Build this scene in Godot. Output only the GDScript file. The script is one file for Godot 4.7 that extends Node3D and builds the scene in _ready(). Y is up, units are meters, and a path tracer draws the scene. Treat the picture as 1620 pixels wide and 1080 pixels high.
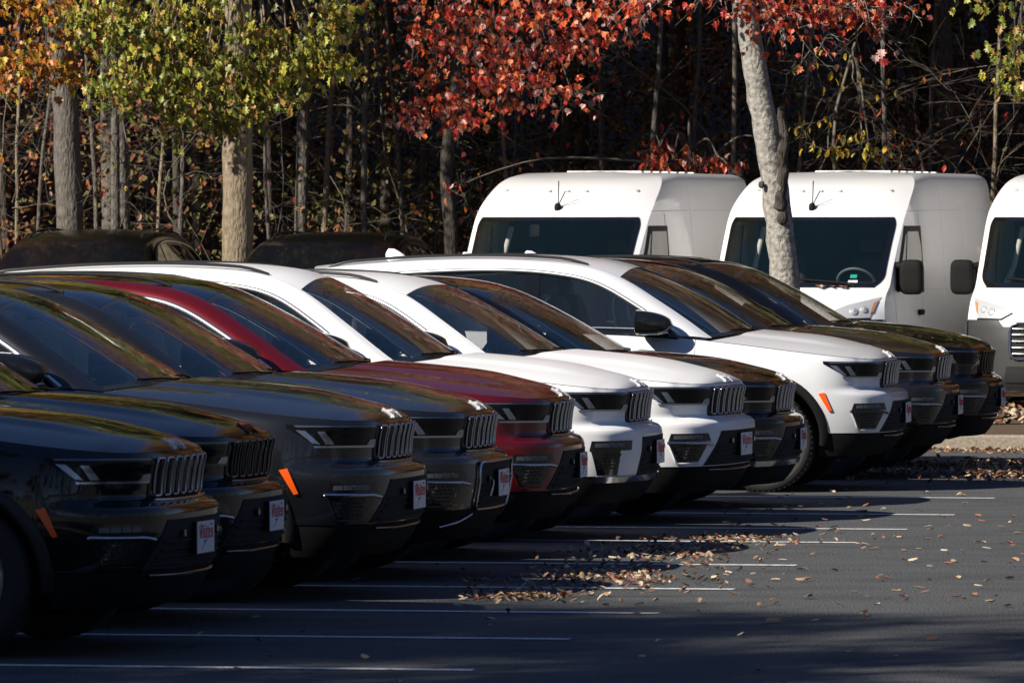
extends Node3D

const FOCAL := 11900.0        # pixels across the 1620-pixel-wide photograph
const EYE := 2.12
const HORIZON := 345.0
const LOT_TURN := 0.1754      # the rows of the lot are turned ten degrees to the view

var M := {}
var used := {}
var rng := RandomNumberGenerator.new()


# ---------------------------------------------------------------- mesh builder
class MB:
	var v := PackedVector3Array()
	var n := PackedVector3Array()
	var uv := PackedVector2Array()
	var ix := PackedInt32Array()

	func commit() -> ArrayMesh:
		var a := []
		a.resize(Mesh.ARRAY_MAX)
		a[Mesh.ARRAY_VERTEX] = v
		a[Mesh.ARRAY_NORMAL] = n
		a[Mesh.ARRAY_TEX_UV] = uv
		a[Mesh.ARRAY_INDEX] = ix
		var m := ArrayMesh.new()
		if v.size():
			m.add_surface_from_arrays(Mesh.PRIMITIVE_TRIANGLES, a)
		return m

	# one flat triangle facing away from ctr
	func ft(a: Vector3, b: Vector3, c: Vector3, ctr: Vector3) -> void:
		var q := (c - a).cross(b - a)
		if q.length_squared() < 1e-16:
			return
		if q.dot((a + b + c) / 3.0 - ctr) < 0.0:
			var t := b
			b = c
			c = t
			q = -q
		q = q.normalized()
		var k := v.size()
		v.append_array([a, b, c])
		n.append_array([q, q, q])
		uv.append_array([Vector2(0, 0), Vector2(1, 0), Vector2(1, 1)])
		ix.append_array([k, k + 1, k + 2])

	func fq(a: Vector3, b: Vector3, c: Vector3, d: Vector3, ctr: Vector3) -> void:
		ft(a, b, c, ctr)
		ft(a, c, d, ctr)

	# a grid of nu x nv points; smooth; faces away from ctr; given normals are kept
	func grid(p: PackedVector3Array, nu: int, nv: int, ctr: Vector3, nor := PackedVector3Array(), wrap_u := false) -> void:
		var k := v.size()
		var f := PackedInt32Array()
		var acc := PackedVector3Array()
		acc.resize(p.size())
		var out := 0.0
		var cu := nu if wrap_u else nu - 1
		for j in nv - 1:
			for i in cu:
				var i2 := (i + 1) % nu
				var a := j * nu + i
				var b := j * nu + i2
				var c := (j + 1) * nu + i2
				var d := (j + 1) * nu + i
				for t in [[a, b, c], [a, c, d]]:
					var q: Vector3 = (p[t[2]] - p[t[0]]).cross(p[t[1]] - p[t[0]])
					if q.length_squared() < 1e-18:
						continue
					f.append_array([t[0], t[1], t[2]])
					acc[t[0]] += q
					acc[t[1]] += q
					acc[t[2]] += q
					if nor.size():
						out += q.dot(nor[t[0]])
					else:
						out += q.dot((p[t[0]] + p[t[1]] + p[t[2]]) / 3.0 - ctr)
		var s := -1.0 if out < 0.0 else 1.0
		for i in p.size():
			v.append(p[i])
			if nor.size():
				n.append(nor[i])
			else:
				var q2: Vector3 = acc[i] * s
				n.append(q2.normalized() if q2.length_squared() > 1e-20 else Vector3.UP)
			uv.append(Vector2(float(i % nu) / maxf(1, nu - 1), float(i / nu) / maxf(1, nv - 1)))
		for i in range(0, f.size(), 3):
			if s < 0.0:
				ix.append_array([k + f[i], k + f[i + 2], k + f[i + 1]])
			else:
				ix.append_array([k + f[i], k + f[i + 1], k + f[i + 2]])

	# walls that drop from the rim of the grid just added (first index k) against its normals
	func rim(k: int, nu: int, nv: int, deep: float, ctr: Vector3) -> void:
		var loop := PackedInt32Array()
		for i in nu: loop.append(k + i)
		for j in range(1, nv): loop.append(k + j * nu + nu - 1)
		for i in range(nu - 2, -1, -1): loop.append(k + (nv - 1) * nu + i)
		for j in range(nv - 2, 0, -1): loop.append(k + j * nu)
		for i in loop.size():
			var a := loop[i]
			var b := loop[(i + 1) % loop.size()]
			fq(v[a], v[b], v[b] - n[b] * deep, v[a] - n[a] * deep, ctr)

	func tube(path: PackedVector3Array, radii, sides := 6, closed := false, caps := true) -> void:
		var m := path.size()
		if m < 2:
			return
		var up := Vector3.UP
		var p := PackedVector3Array()
		var nr := PackedVector3Array()
		var prev := Vector3.ZERO
		for j in m + (1 if closed else 0):
			var jj := j % m
			var a: Vector3 = path[(jj - 1 + m) % m] if (closed or jj > 0) else path[jj]
			var b: Vector3 = path[(jj + 1) % m] if (closed or jj < m - 1) else path[jj]
			var d := (b - a).normalized()
			var x: Vector3
			if prev == Vector3.ZERO:
				x = d.cross(up)
				if x.length() < 0.1:
					x = d.cross(Vector3.RIGHT)
			else:
				x = prev - d * prev.dot(d)
			x = x.normalized()
			prev = x
			var y := d.cross(x)
			var r: float = radii if radii is float else radii[jj]
			for i in sides:
				var g := TAU * i / sides
				var w := x * cos(g) + y * sin(g)
				p.append(path[jj] + w * r)
				nr.append(w)
		grid(p, sides, m + (1 if closed else 0), path[0], nr, true)
		if caps and not closed:
			for e in [0, m - 1]:
				var inner: Vector3 = path[1] if e == 0 else path[m - 2]
				for i in range(1, sides - 1):
					ft(p[e * sides], p[e * sides + i], p[e * sides + i + 1], inner)

	# a box with chamfered edges
	func box(c: Vector3, h: Vector3, b := 0.0, basis := Basis()) -> void:
		b = minf(b, minf(h.x, minf(h.y, h.z)) * 0.95)
		var g := func(sx, sy, sz, ax) -> Vector3:
			var q := Vector3(h.x - b, h.y - b, h.z - b)
			q[ax] = h[ax]
			return c + basis * (q * Vector3(sx, sy, sz))
		for ax in 3:
			for s in [-1, 1]:
				var pts := []
				for k in [[-1, -1], [1, -1], [1, 1], [-1, 1]]:
					var sg := [0, 0, 0]
					sg[ax] = s
					sg[(ax + 1) % 3] = k[0]
					sg[(ax + 2) % 3] = k[1]
					pts.append(g.call(sg[0], sg[1], sg[2], ax))
				fq(pts[0], pts[1], pts[2], pts[3], c)
		if b > 0.0:
			for ax in 3:
				var a1 := (ax + 1) % 3
				var a2 := (ax + 2) % 3
				for s1 in [-1, 1]:
					for s2 in [-1, 1]:
						var sg := [0, 0, 0]
						sg[a1] = s1
						sg[a2] = s2
						var e := []
						for s in [-1, 1]:
							sg[ax] = s
							e.append(g.call(sg[0], sg[1], sg[2], a1))
							e.append(g.call(sg[0], sg[1], sg[2], a2))
						fq(e[0], e[2], e[3], e[1], c)
			for sx in [-1, 1]:
				for sy in [-1, 1]:
					for sz in [-1, 1]:
						ft(g.call(sx, sy, sz, 0), g.call(sx, sy, sz, 1), g.call(sx, sy, sz, 2), c)

	# superellipsoid
	func blob(c: Vector3, r: Vector3, e := 0.6, basis := Basis(), nu := 20, nv := 12) -> void:
		var p := PackedVector3Array()
		var sp := func(x: float) -> float: return signf(x) * pow(absf(x), e)
		for j in nv:
			var la := -PI / 2 + PI * j / (nv - 1)
			for i in nu:
				var lo := TAU * i / nu
				p.append(c + basis * Vector3(r.x * sp.call(cos(la)) * sp.call(cos(lo)), r.y * sp.call(sin(la)), r.z * sp.call(cos(la)) * sp.call(sin(lo))))
		grid(p, nu, nv, c, PackedVector3Array(), true)

	# profile of (radius, along) turned about axis z of basis
	func lathe(c: Vector3, prof: PackedVector2Array, basis: Basis, seg := 32, ctr := Vector3.INF) -> void:
		var p := PackedVector3Array()
		for q in prof:
			for i in seg:
				var g := TAU * i / seg
				p.append(c + basis * Vector3(q.x * cos(g), q.x * sin(g), q.y))
		grid(p, seg, prof.size(), c if ctr == Vector3.INF else ctr, PackedVector3Array(), true)

	# polygon in the x-y plane of basis, thick along z
	func prism(c: Vector3, poly: PackedVector2Array, z0: float, z1: float, basis := Basis()) -> void:
		var tri := Geometry2D.triangulate_polygon(poly)
		var mid := Vector2.ZERO
		for q in poly:
			mid += q / poly.size()
		var ctr := c + basis * Vector3(mid.x, mid.y, (z0 + z1) / 2)
		for z in [z0, z1]:
			var fake := c + basis * Vector3(mid.x, mid.y, (z0 + z1) / 2 - (z - (z0 + z1) / 2) * 50.0)
			for i in range(0, tri.size(), 3):
				var t := []
				for k in 3:
					t.append(c + basis * Vector3(poly[tri[i + k]].x, poly[tri[i + k]].y, z))
				ft(t[0], t[1], t[2], fake)
		for i in poly.size():
			var a := poly[i]
			var b := poly[(i + 1) % poly.size()]
			fq(c + basis * Vector3(a.x, a.y, z0), c + basis * Vector3(b.x, b.y, z0), c + basis * Vector3(b.x, b.y, z1), c + basis * Vector3(a.x, a.y, z1), ctr)


# ---------------------------------------------------------------- naming
func numbered(called: String) -> String:
	if not used.has(called):
		used[called] = 0
		return called
	used[called] += 1
	return "%s_%03d" % [called, used[called]]


func thing(called: String, label: String, category: String, at := Vector3.ZERO, turn := 0.0, group := "") -> Node3D:
	var o := Node3D.new()
	o.name = numbered(called)
	add_child(o)
	o.position = at
	o.rotation.y = turn
	o.set_meta("label", label)
	o.set_meta("category", category)
	if group:
		o.set_meta("group", group)
	return o


func part(called: String, mesh: Mesh, mat: Material, parent: Node3D, label := "") -> MeshInstance3D:
	var o := MeshInstance3D.new()
	o.mesh = mesh
	o.material_override = mat
	var taken: Dictionary = parent.get_meta("taken") if parent.has_meta("taken") else {}
	if taken.has(called):
		taken[called] += 1
		o.name = "%s_%03d" % [called, taken[called]]
	else:
		taken[called] = 0
		o.name = called
	parent.set_meta("taken", taken)
	parent.add_child(o)
	if label:
		o.set_meta("label", label)
	return o


func single(called: String, mesh: Mesh, mat: Material, label: String, category: String, at := Vector3.ZERO, group := "") -> MeshInstance3D:
	var o := MeshInstance3D.new()
	o.mesh = mesh
	o.material_override = mat
	o.name = numbered(called)
	add_child(o)
	o.position = at
	o.set_meta("label", label)
	o.set_meta("category", category)
	if group:
		o.set_meta("group", group)
	return o


func struct(called: String, mesh: Mesh, mat: Material, label := "", parent: Node3D = null) -> MeshInstance3D:
	if parent:
		return part(called, mesh, mat, parent, label)
	var o := MeshInstance3D.new()
	o.mesh = mesh
	o.material_override = mat
	o.name = numbered(called)
	add_child(o)
	o.set_meta("kind", "structure")
	if label:
		o.set_meta("label", label)
	return o


func mat(c: Color, rough := 0.6, metal := 0.0, coat := 0.0) -> StandardMaterial3D:
	var m := StandardMaterial3D.new()
	m.albedo_color = c.linear_to_srgb()
	m.roughness = rough
	m.metallic = metal
	m.cull_mode = BaseMaterial3D.CULL_DISABLED
	if coat > 0.0:
		m.clearcoat_enabled = true
		m.clearcoat = coat
		m.clearcoat_roughness = 0.035
	return m


func glass(c: Color, alpha: float) -> StandardMaterial3D:
	var m := mat(c, 0.0)
	m.albedo_color.a = alpha
	m.transparency = BaseMaterial3D.TRANSPARENCY_ALPHA
	return m


func noise_tex(freq: float, colors: Array, seed_ := 1, size := 512, octaves := 4, kind := FastNoiseLite.TYPE_SIMPLEX_SMOOTH) -> NoiseTexture2D:
	var t := NoiseTexture2D.new()
	var f := FastNoiseLite.new()
	f.noise_type = kind
	f.frequency = freq
	f.fractal_octaves = octaves
	f.seed = seed_
	t.noise = f
	t.width = size
	t.height = size
	t.seamless = true
	var g := Gradient.new()
	var offs := PackedFloat32Array()
	var cols := PackedColorArray()
	for k in colors:
		offs.append(k[0])
		cols.append(Color(k[1]).linear_to_srgb())
	g.offsets = offs
	g.colors = cols
	t.color_ramp = g
	return t


func grey(x: float) -> Color:
	return Color(x, x, x)


func table(t: Array, x: float) -> float:
	if x <= t[0][0]:
		return t[0][1]
	for i in range(1, t.size()):
		if x <= t[i][0]:
			var a: float = t[i - 1][0]
			return lerpf(t[i - 1][1], t[i][1], (x - a) / (t[i][0] - a))
	return t[-1][1]


# the same, rounded: a cubic through the points
func curve(t: Array, x: float) -> float:
	var n := t.size()
	if x <= t[0][0]:
		return t[0][1]
	if x >= t[n - 1][0]:
		return t[n - 1][1]
	var i := 1
	while x > t[i][0]:
		i += 1
	var h: float = t[i][0] - t[i - 1][0]
	var s: float = (x - t[i - 1][0]) / h
	var m := func(k: int) -> float:
		if k == 0 or k == n - 1:
			return 0.0 if n < 3 else (t[1][1] - t[0][1]) / (t[1][0] - t[0][0]) if k == 0 else (t[n - 1][1] - t[n - 2][1]) / (t[n - 1][0] - t[n - 2][0])
		var d0: float = (t[k][1] - t[k - 1][1]) / (t[k][0] - t[k - 1][0])
		var d1: float = (t[k + 1][1] - t[k][1]) / (t[k + 1][0] - t[k][0])
		return 0.0 if d0 * d1 <= 0.0 else 2.0 * d0 * d1 / (d0 + d1)
	var s2: float = s * s
	var s3: float = s2 * s
	return (2 * s3 - 3 * s2 + 1) * t[i - 1][1] + (s3 - 2 * s2 + s) * h * m.call(i - 1) + (-2 * s3 + 3 * s2) * t[i][1] + (s3 - s2) * h * m.call(i)


func cat3(a: Array, u: float) -> Vector3:
	var n := a.size()
	var i := clampi(int(floor(u)), 0, n - 2)
	var s := clampf(u - i, 0.0, 1.0)
	var p0: Vector3 = a[maxi(i - 1, 0)]
	var p1: Vector3 = a[i]
	var p2: Vector3 = a[i + 1]
	var p3: Vector3 = a[mini(i + 2, n - 1)]
	return p1.cubic_interpolate(p2, p0, p3, s)


func cat2(a: Array, u: float) -> Vector2:
	var n := a.size()
	var i := clampi(int(floor(u)), 0, n - 2)
	var s := clampf(u - i, 0.0, 1.0)
	var p0: Vector2 = a[maxi(i - 1, 0)]
	var p1: Vector2 = a[i]
	var p2: Vector2 = a[i + 1]
	var p3: Vector2 = a[mini(i + 2, n - 1)]
	return p1.cubic_interpolate(p2, p0, p3, s)


# a point seen at pixel (x, y) of the photograph, d metres from the camera
func seen(x: float, y: float, d: float) -> Vector3:
	return Vector3((x - 810.0) * d / FOCAL, EYE - (y - HORIZON) * d / FOCAL, -d)


func on_ground(x: float, y: float) -> Vector3:
	var d := FOCAL * EYE / (y - HORIZON)
	return Vector3((x - 810.0) * d / FOCAL, 0.0, -d)


func _ready() -> void:
	rng.seed = 20231
	# ---------------- camera, sky, sun, exposure
	var cam := Camera3D.new()
	cam.name = "camera"
	cam.fov = rad_to_deg(2.0 * atan(540.0 / FOCAL))
	cam.near = 0.5
	cam.far = 900.0
	cam.position = Vector3(0, EYE, 0)
	cam.rotation.x = -atan((540.0 - HORIZON) / FOCAL)
	var lens := CameraAttributesPhysical.new()
	lens.frustum_focal_length = 12.0 / tan(atan(540.0 / FOCAL))
	lens.frustum_focus_distance = 53.0
	lens.frustum_near = 0.5
	lens.frustum_far = 900.0
	lens.exposure_aperture = 16.0
	cam.attributes = lens
	add_child(cam)
	var env := Environment.new()
	env.background_mode = Environment.BG_SKY
	var sky_mat := ProceduralSkyMaterial.new()
	sky_mat.sky_top_color = Color(0.18, 0.265, 0.42)
	sky_mat.sky_horizon_color = Color(0.47, 0.56, 0.68)
	sky_mat.sky_curve = 0.12
	sky_mat.ground_bottom_color = Color(0.10, 0.09, 0.08)
	sky_mat.ground_horizon_color = Color(0.25, 0.24, 0.22)
	var sky := Sky.new()
	sky.sky_material = sky_mat
	env.sky = sky
	env.tonemap_mode = Environment.TONE_MAPPER_LINEAR
	env.tonemap_exposure = 1.5
	env.sdfgi_enabled = true
	env.ssao_enabled = true
	env.ssil_enabled = true
	var we := WorldEnvironment.new()
	we.name = "environment"
	we.environment = env
	add_child(we)
	var sun := DirectionalLight3D.new()
	sun.name = "sun"
	sun.light_energy = 1.6
	sun.light_color = Color(1.0, 0.97, 0.92)
	sun.light_angular_distance = 0.5
	sun.shadow_enabled = true
	add_child(sun)
	var el := deg_to_rad(34.0)
	var to_sun := Vector3(-0.79 * cos(el), sin(el), 0.613 * cos(el))
	sun.look_at_from_position(Vector3.ZERO, -to_sun)

	make_materials()
	make_plan()
	M_spray = spray_mesh(10, 0.30, 0.17, 5)
	ground()
	vehicles()
	trees()
	litter()


func make_materials() -> void:
	M.white = mat(grey(0.80), 0.35, 0.0, 0.7)
	M.black_plastic = mat(grey(0.008), 0.75)
	M.black_plastic.metallic_specular = 0.3
	M.dark_plastic = mat(grey(0.008), 0.55)
	M.black_gloss = mat(grey(0.006), 0.12, 0.0, 0.6)
	M.black_matt = mat(grey(0.008), 0.8)
	M.mesh_grey = mat(grey(0.014), 0.4)
	M.black = mat(grey(0.006), 0.8)
	M.bumper_grey = mat(grey(0.035), 0.5)
	M.tyre = mat(grey(0.017), 0.8)
	M.rim = mat(Color(0.25, 0.25, 0.26), 0.3, 0.8)
	M.chrome = mat(grey(0.72), 0.08, 1.0)
	M.trim = mat(Color(0.52, 0.54, 0.58), 0.16, 1.0)
	M.trim_grey = mat(grey(0.30), 0.25, 1.0)
	M.window_trim = mat(grey(0.75), 0.36, 1.0)
	M.roof_rail = mat(grey(0.03), 0.25, 0.3)
	M.lamp_black = mat(grey(0.006), 0.08)
	M.lamp_black.metallic_specular = 0.35
	M.lamp_grey = mat(Color(0.13, 0.145, 0.165), 0.25, 0.6)
	M.lamp_silver = mat(Color(0.36, 0.39, 0.44), 0.2, 0.85)
	M.lamp_glass = mat(Color(0.02, 0.022, 0.028), 0.25, 0.2)
	M.van_lamp = mat(Color(0.55, 0.56, 0.57), 0.3, 0.35)
	M.lamp_lens = mat(Color(0.45, 0.45, 0.42), 0.2)
	M.amber = mat(Color(0.90, 0.11, 0.004), 0.35, 0.0, 0.3)
	M.amber_glass = mat(Color(0.55, 0.30, 0.15), 0.2, 0.3)
	M.tail_red = mat(Color(0.35, 0.01, 0.01), 0.1, 0.0, 1.0)
	M.grille_back = mat(grey(0.01), 0.3)
	M.plate = mat(grey(0.75), 0.35)
	M.plate_red = mat(Color(0.60, 0.05, 0.05), 0.5)
	M.plate_blue = mat(Color(0.05, 0.09, 0.32), 0.5)
	M.emblem = mat(grey(0.80), 0.42, 0.6)
	M.seam = mat(grey(0.55), 0.6)
	M.reflector = mat(Color(0.62, 0.64, 0.66), 0.25, 0.5)
	M.tag_green = mat(Color(0.02, 0.40, 0.25), 0.5)
	M.interior_dark = mat(Color(0.018, 0.02, 0.022), 0.7)
	M.interior_grey = mat(Color(0.10, 0.11, 0.11), 0.6)
	M.inner_trim = mat(Color(0.45, 0.47, 0.42), 0.7)
	M.seat = mat(Color(0.06, 0.064, 0.07), 0.6)
	M.windshield = glass(Color(0.012, 0.03, 0.032), 0.12)
	M.side_glass = glass(Color(0.03, 0.045, 0.06), 0.16)
	M.dark_glass = glass(Color(0.008, 0.012, 0.015), 0.86)
	M.van_glass = glass(Color(0.01, 0.03, 0.03), 0.15)
	M.van_side_glass = glass(Color(0.02, 0.03, 0.035), 0.7)
	M.leaf = mat(Color.WHITE, 0.45)
	M.leaf.vertex_color_use_as_albedo = true
	M.leaf.backlight_enabled = true
	M.leaf.backlight = Color(0.35, 0.35, 0.35)
	var asph := mat(Color.WHITE, 0.85)
	asph.albedo_texture = noise_tex(0.18, [[0.0, Color(0.030, 0.032, 0.034)], [0.42, Color(0.064, 0.067, 0.069)], [0.6, Color(0.084, 0.088, 0.090)], [0.82, Color(0.125, 0.129, 0.131)], [1.0, grey(0.26)]], 3, 1024, 3)
	asph.uv1_triplanar = true
	asph.uv1_world_triplanar = true
	asph.uv1_scale = Vector3.ONE * 0.45
	asph.detail_enabled = true
	asph.detail_blend_mode = BaseMaterial3D.BLEND_MODE_MUL
	asph.detail_albedo = noise_tex(0.012, [[0.0, grey(0.55)], [0.32, grey(0.80)], [0.5, grey(0.92)], [0.75, grey(1.0)], [1.0, grey(1.0)]], 9, 1024, 7)
	asph.detail_uv_layer = BaseMaterial3D.DETAIL_UV_2
	asph.uv2_triplanar = true
	asph.uv2_world_triplanar = true
	asph.uv2_scale = Vector3(0.05, 0.05, 0.11)
	asph.normal_enabled = true
	var nt := NoiseTexture2D.new()
	var fn := FastNoiseLite.new()
	fn.frequency = 0.2
	fn.seed = 12
	nt.noise = fn
	nt.width = 512
	nt.height = 512
	nt.seamless = true
	nt.as_normal_map = true
	nt.bump_strength = 6.0
	asph.normal_texture = nt
	asph.normal_scale = 0.6
	M.scuff = mat(Color(0.125, 0.127, 0.128), 0.85)
	M.undergrowth = mat(Color.WHITE, 0.85)
	M.undergrowth.vertex_color_use_as_albedo = true
	M.asphalt = asph
	M.line = mat(Color.WHITE, 0.7)
	M.line.albedo_texture = noise_tex(0.05, [[0.0, grey(0.10)], [0.28, grey(0.42)], [0.5, grey(0.62)], [1.0, grey(0.74)]], 4, 512, 5)
	M.line.uv1_triplanar = true
	M.line.uv1_world_triplanar = true
	M.line.uv1_scale = Vector3.ONE * 0.6
	M.concrete = mat(Color.WHITE, 0.9)
	M.concrete.albedo_texture = noise_tex(0.05, [[0.0, Color(0.13, 0.11, 0.085)], [0.45, Color(0.24, 0.205, 0.155)], [1.0, Color(0.34, 0.29, 0.23)]], 5)
	M.concrete.uv1_triplanar = true
	M.concrete.uv1_world_triplanar = true
	M.forest_floor = mat(Color.WHITE, 0.95)
	M.forest_floor.albedo_texture = noise_tex(0.04, [[0.0, Color(0.03, 0.02, 0.012)], [0.5, Color(0.08, 0.045, 0.02)], [0.8, Color(0.14, 0.08, 0.035)], [1.0, Color(0.2, 0.12, 0.06)]], 6)
	M.forest_floor.uv1_triplanar = true
	M.forest_floor.uv1_world_triplanar = true
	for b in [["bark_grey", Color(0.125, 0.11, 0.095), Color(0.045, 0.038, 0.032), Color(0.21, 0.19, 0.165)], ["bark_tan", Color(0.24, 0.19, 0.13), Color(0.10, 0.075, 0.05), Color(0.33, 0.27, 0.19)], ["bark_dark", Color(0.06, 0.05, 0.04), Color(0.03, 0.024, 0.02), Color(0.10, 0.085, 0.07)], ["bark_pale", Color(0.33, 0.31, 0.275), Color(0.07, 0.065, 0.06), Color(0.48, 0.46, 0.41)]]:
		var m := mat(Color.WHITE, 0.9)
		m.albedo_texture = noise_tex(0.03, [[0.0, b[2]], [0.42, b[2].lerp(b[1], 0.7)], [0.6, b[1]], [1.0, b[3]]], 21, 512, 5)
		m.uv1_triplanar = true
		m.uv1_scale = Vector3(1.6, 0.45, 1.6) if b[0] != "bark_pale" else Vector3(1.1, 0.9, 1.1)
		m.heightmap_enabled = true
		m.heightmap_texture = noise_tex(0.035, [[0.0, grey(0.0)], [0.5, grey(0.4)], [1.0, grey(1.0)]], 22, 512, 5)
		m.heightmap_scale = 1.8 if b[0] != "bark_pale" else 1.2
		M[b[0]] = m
	M.twig = mat(Color(0.13, 0.11, 0.085), 0.85)
	M.twig_dark = mat(Color(0.08, 0.065, 0.05), 0.85)


func fdir() -> Vector3:
	return Vector3(cos(LOT_TURN), 0, sin(LOT_TURN))


func rdir() -> Vector3:
	return Vector3(sin(LOT_TURN), 0, -cos(LOT_TURN))


func flat(a: Vector3, b: Vector3, c: Vector3, d: Vector3, mb: MB) -> void:
	mb.fq(a, b, c, d, (a + c) / 2 - Vector3(0, 5, 0))


func ground() -> void:
	var mb := MB.new()
	flat(Vector3(-260, 0, 60), Vector3(260, 0, 60), Vector3(260, 0, -500), Vector3(-260, 0, -500), mb)
	var lot := struct("parking_lot", mb.commit(), M.asphalt, "dark asphalt of the parking lot")
	# stall lines: right ends as seen
	for e in [[748, 1061], [902, 1012], [1042, 971], [1162, 933], [1261, 895], [1361, 859], [1436, 838], [1511, 815], [1575, 788.5]]:
		mb = MB.new()
		var p := on_ground(e[0], e[1]) + Vector3(0, 0.004, 0)
		var f := fdir()
		var r := rdir() * 0.068
		for k in 11:
			var a := p - f * (5.4 * k / 11.0)
			var b := p - f * (5.4 * (k + 1) / 11.0)
			flat(a + r * rng.randf_range(0.9, 1.08), b + r * rng.randf_range(0.9, 1.08), b - r, a - r, mb)
		struct("painted_line", mb.commit(), M.line, "", lot)
	for k in 22:
		mb = MB.new()
		var a2 := on_ground(rng.randf_range(700, 1600), rng.randf_range(800, 1070)) + Vector3(0, 0.003, 0)
		var l2 := rng.randf_range(0.4, 2.2)
		var w2 := rng.randf_range(0.004, 0.014)
		var yaw2 := LOT_TURN + rng.randf_range(-0.35, 0.35)
		var run := Vector3(cos(yaw2), 0, sin(yaw2))
		var across := Vector3(-run.z, 0, run.x)
		var bend2 := rng.randf_range(-0.06, 0.06)
		for q in 8:
			var f0 := q / 8.0
			var f1 := (q + 1) / 8.0
			var w3 := w2 * rng.randf_range(0.4, 1.2)
			flat(a2 + run * l2 * f0 + across * (w3 + bend2 * f0 * f0), a2 + run * l2 * f1 + across * (w3 + bend2 * f1 * f1), a2 + run * l2 * f1 + across * bend2 * f1 * f1, a2 + run * l2 * f0 + across * bend2 * f0 * f0, mb)
		struct("scuff_mark" if k % 3 else "crack", mb.commit(), M.scuff if k % 3 else M.black_matt, "", lot)
	# planted island with a concrete kerb beyond the last car
	var c := on_ground(1562, 711)
	var F := fdir()
	var R := rdir()
	var pt := func(a: float, b: float, h: float) -> Vector3: return c + F * a + R * b + Vector3(0, h, 0)
	var isl := struct("planting_island", MB.new().commit(), M.forest_floor, "leaf strewn planting island beyond the parked SUVs")
	mb = MB.new()
	for k in 12:
		flat(pt.call(-4.3 + k, 0.1, 0.115), pt.call(-3.3 + k, 0.1, 0.115), pt.call(-3.3 + k, 6.0, 0.115), pt.call(-4.3 + k, 6.0, 0.115), mb)
	isl.mesh = mb.commit()
	var basis := Basis(F, Vector3.UP, -R)
	for k in 7:
		mb = MB.new()
		mb.box(pt.call(-3.55 + k * 1.8, 0.0, 0.06), Vector3(0.895, 0.075, 0.09), 0.02, basis)
		part("kerb_stone", mb.commit(), M.concrete, isl)
	for k in 3:
		mb = MB.new()
		mb.box(pt.call(-4.46, 1.1 + k * 1.9, 0.06), Vector3(0.09, 0.075, 0.94), 0.02, basis)
		part("kerb_stone", mb.commit(), M.concrete, isl)
	# woodland floor rising to a low ridge
	mb = MB.new()
	var p := PackedVector3Array()
	for j in 30:
		for i in 41:
			var d := 87.0 + j * 2.4
			var x := -60.0 + i * 3.5
			var h := 0.06 + maxf(0.0, d - 92.0) * 0.03 + pow(maxf(0.0, d - 112.0) / 42.0, 1.6) * 11.0
			if j > 0:
				h += 0.25 * sin(x * 0.7 + d) * sin(d * 0.5)
			p.append(Vector3(x, maxf(h, 0.05), -d))
	mb.grid(p, 41, 30, Vector3(0, -300, -110))
	struct("forest_floor", mb.commit(), M.forest_floor, "leaf covered ground rising under the woods")


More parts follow.
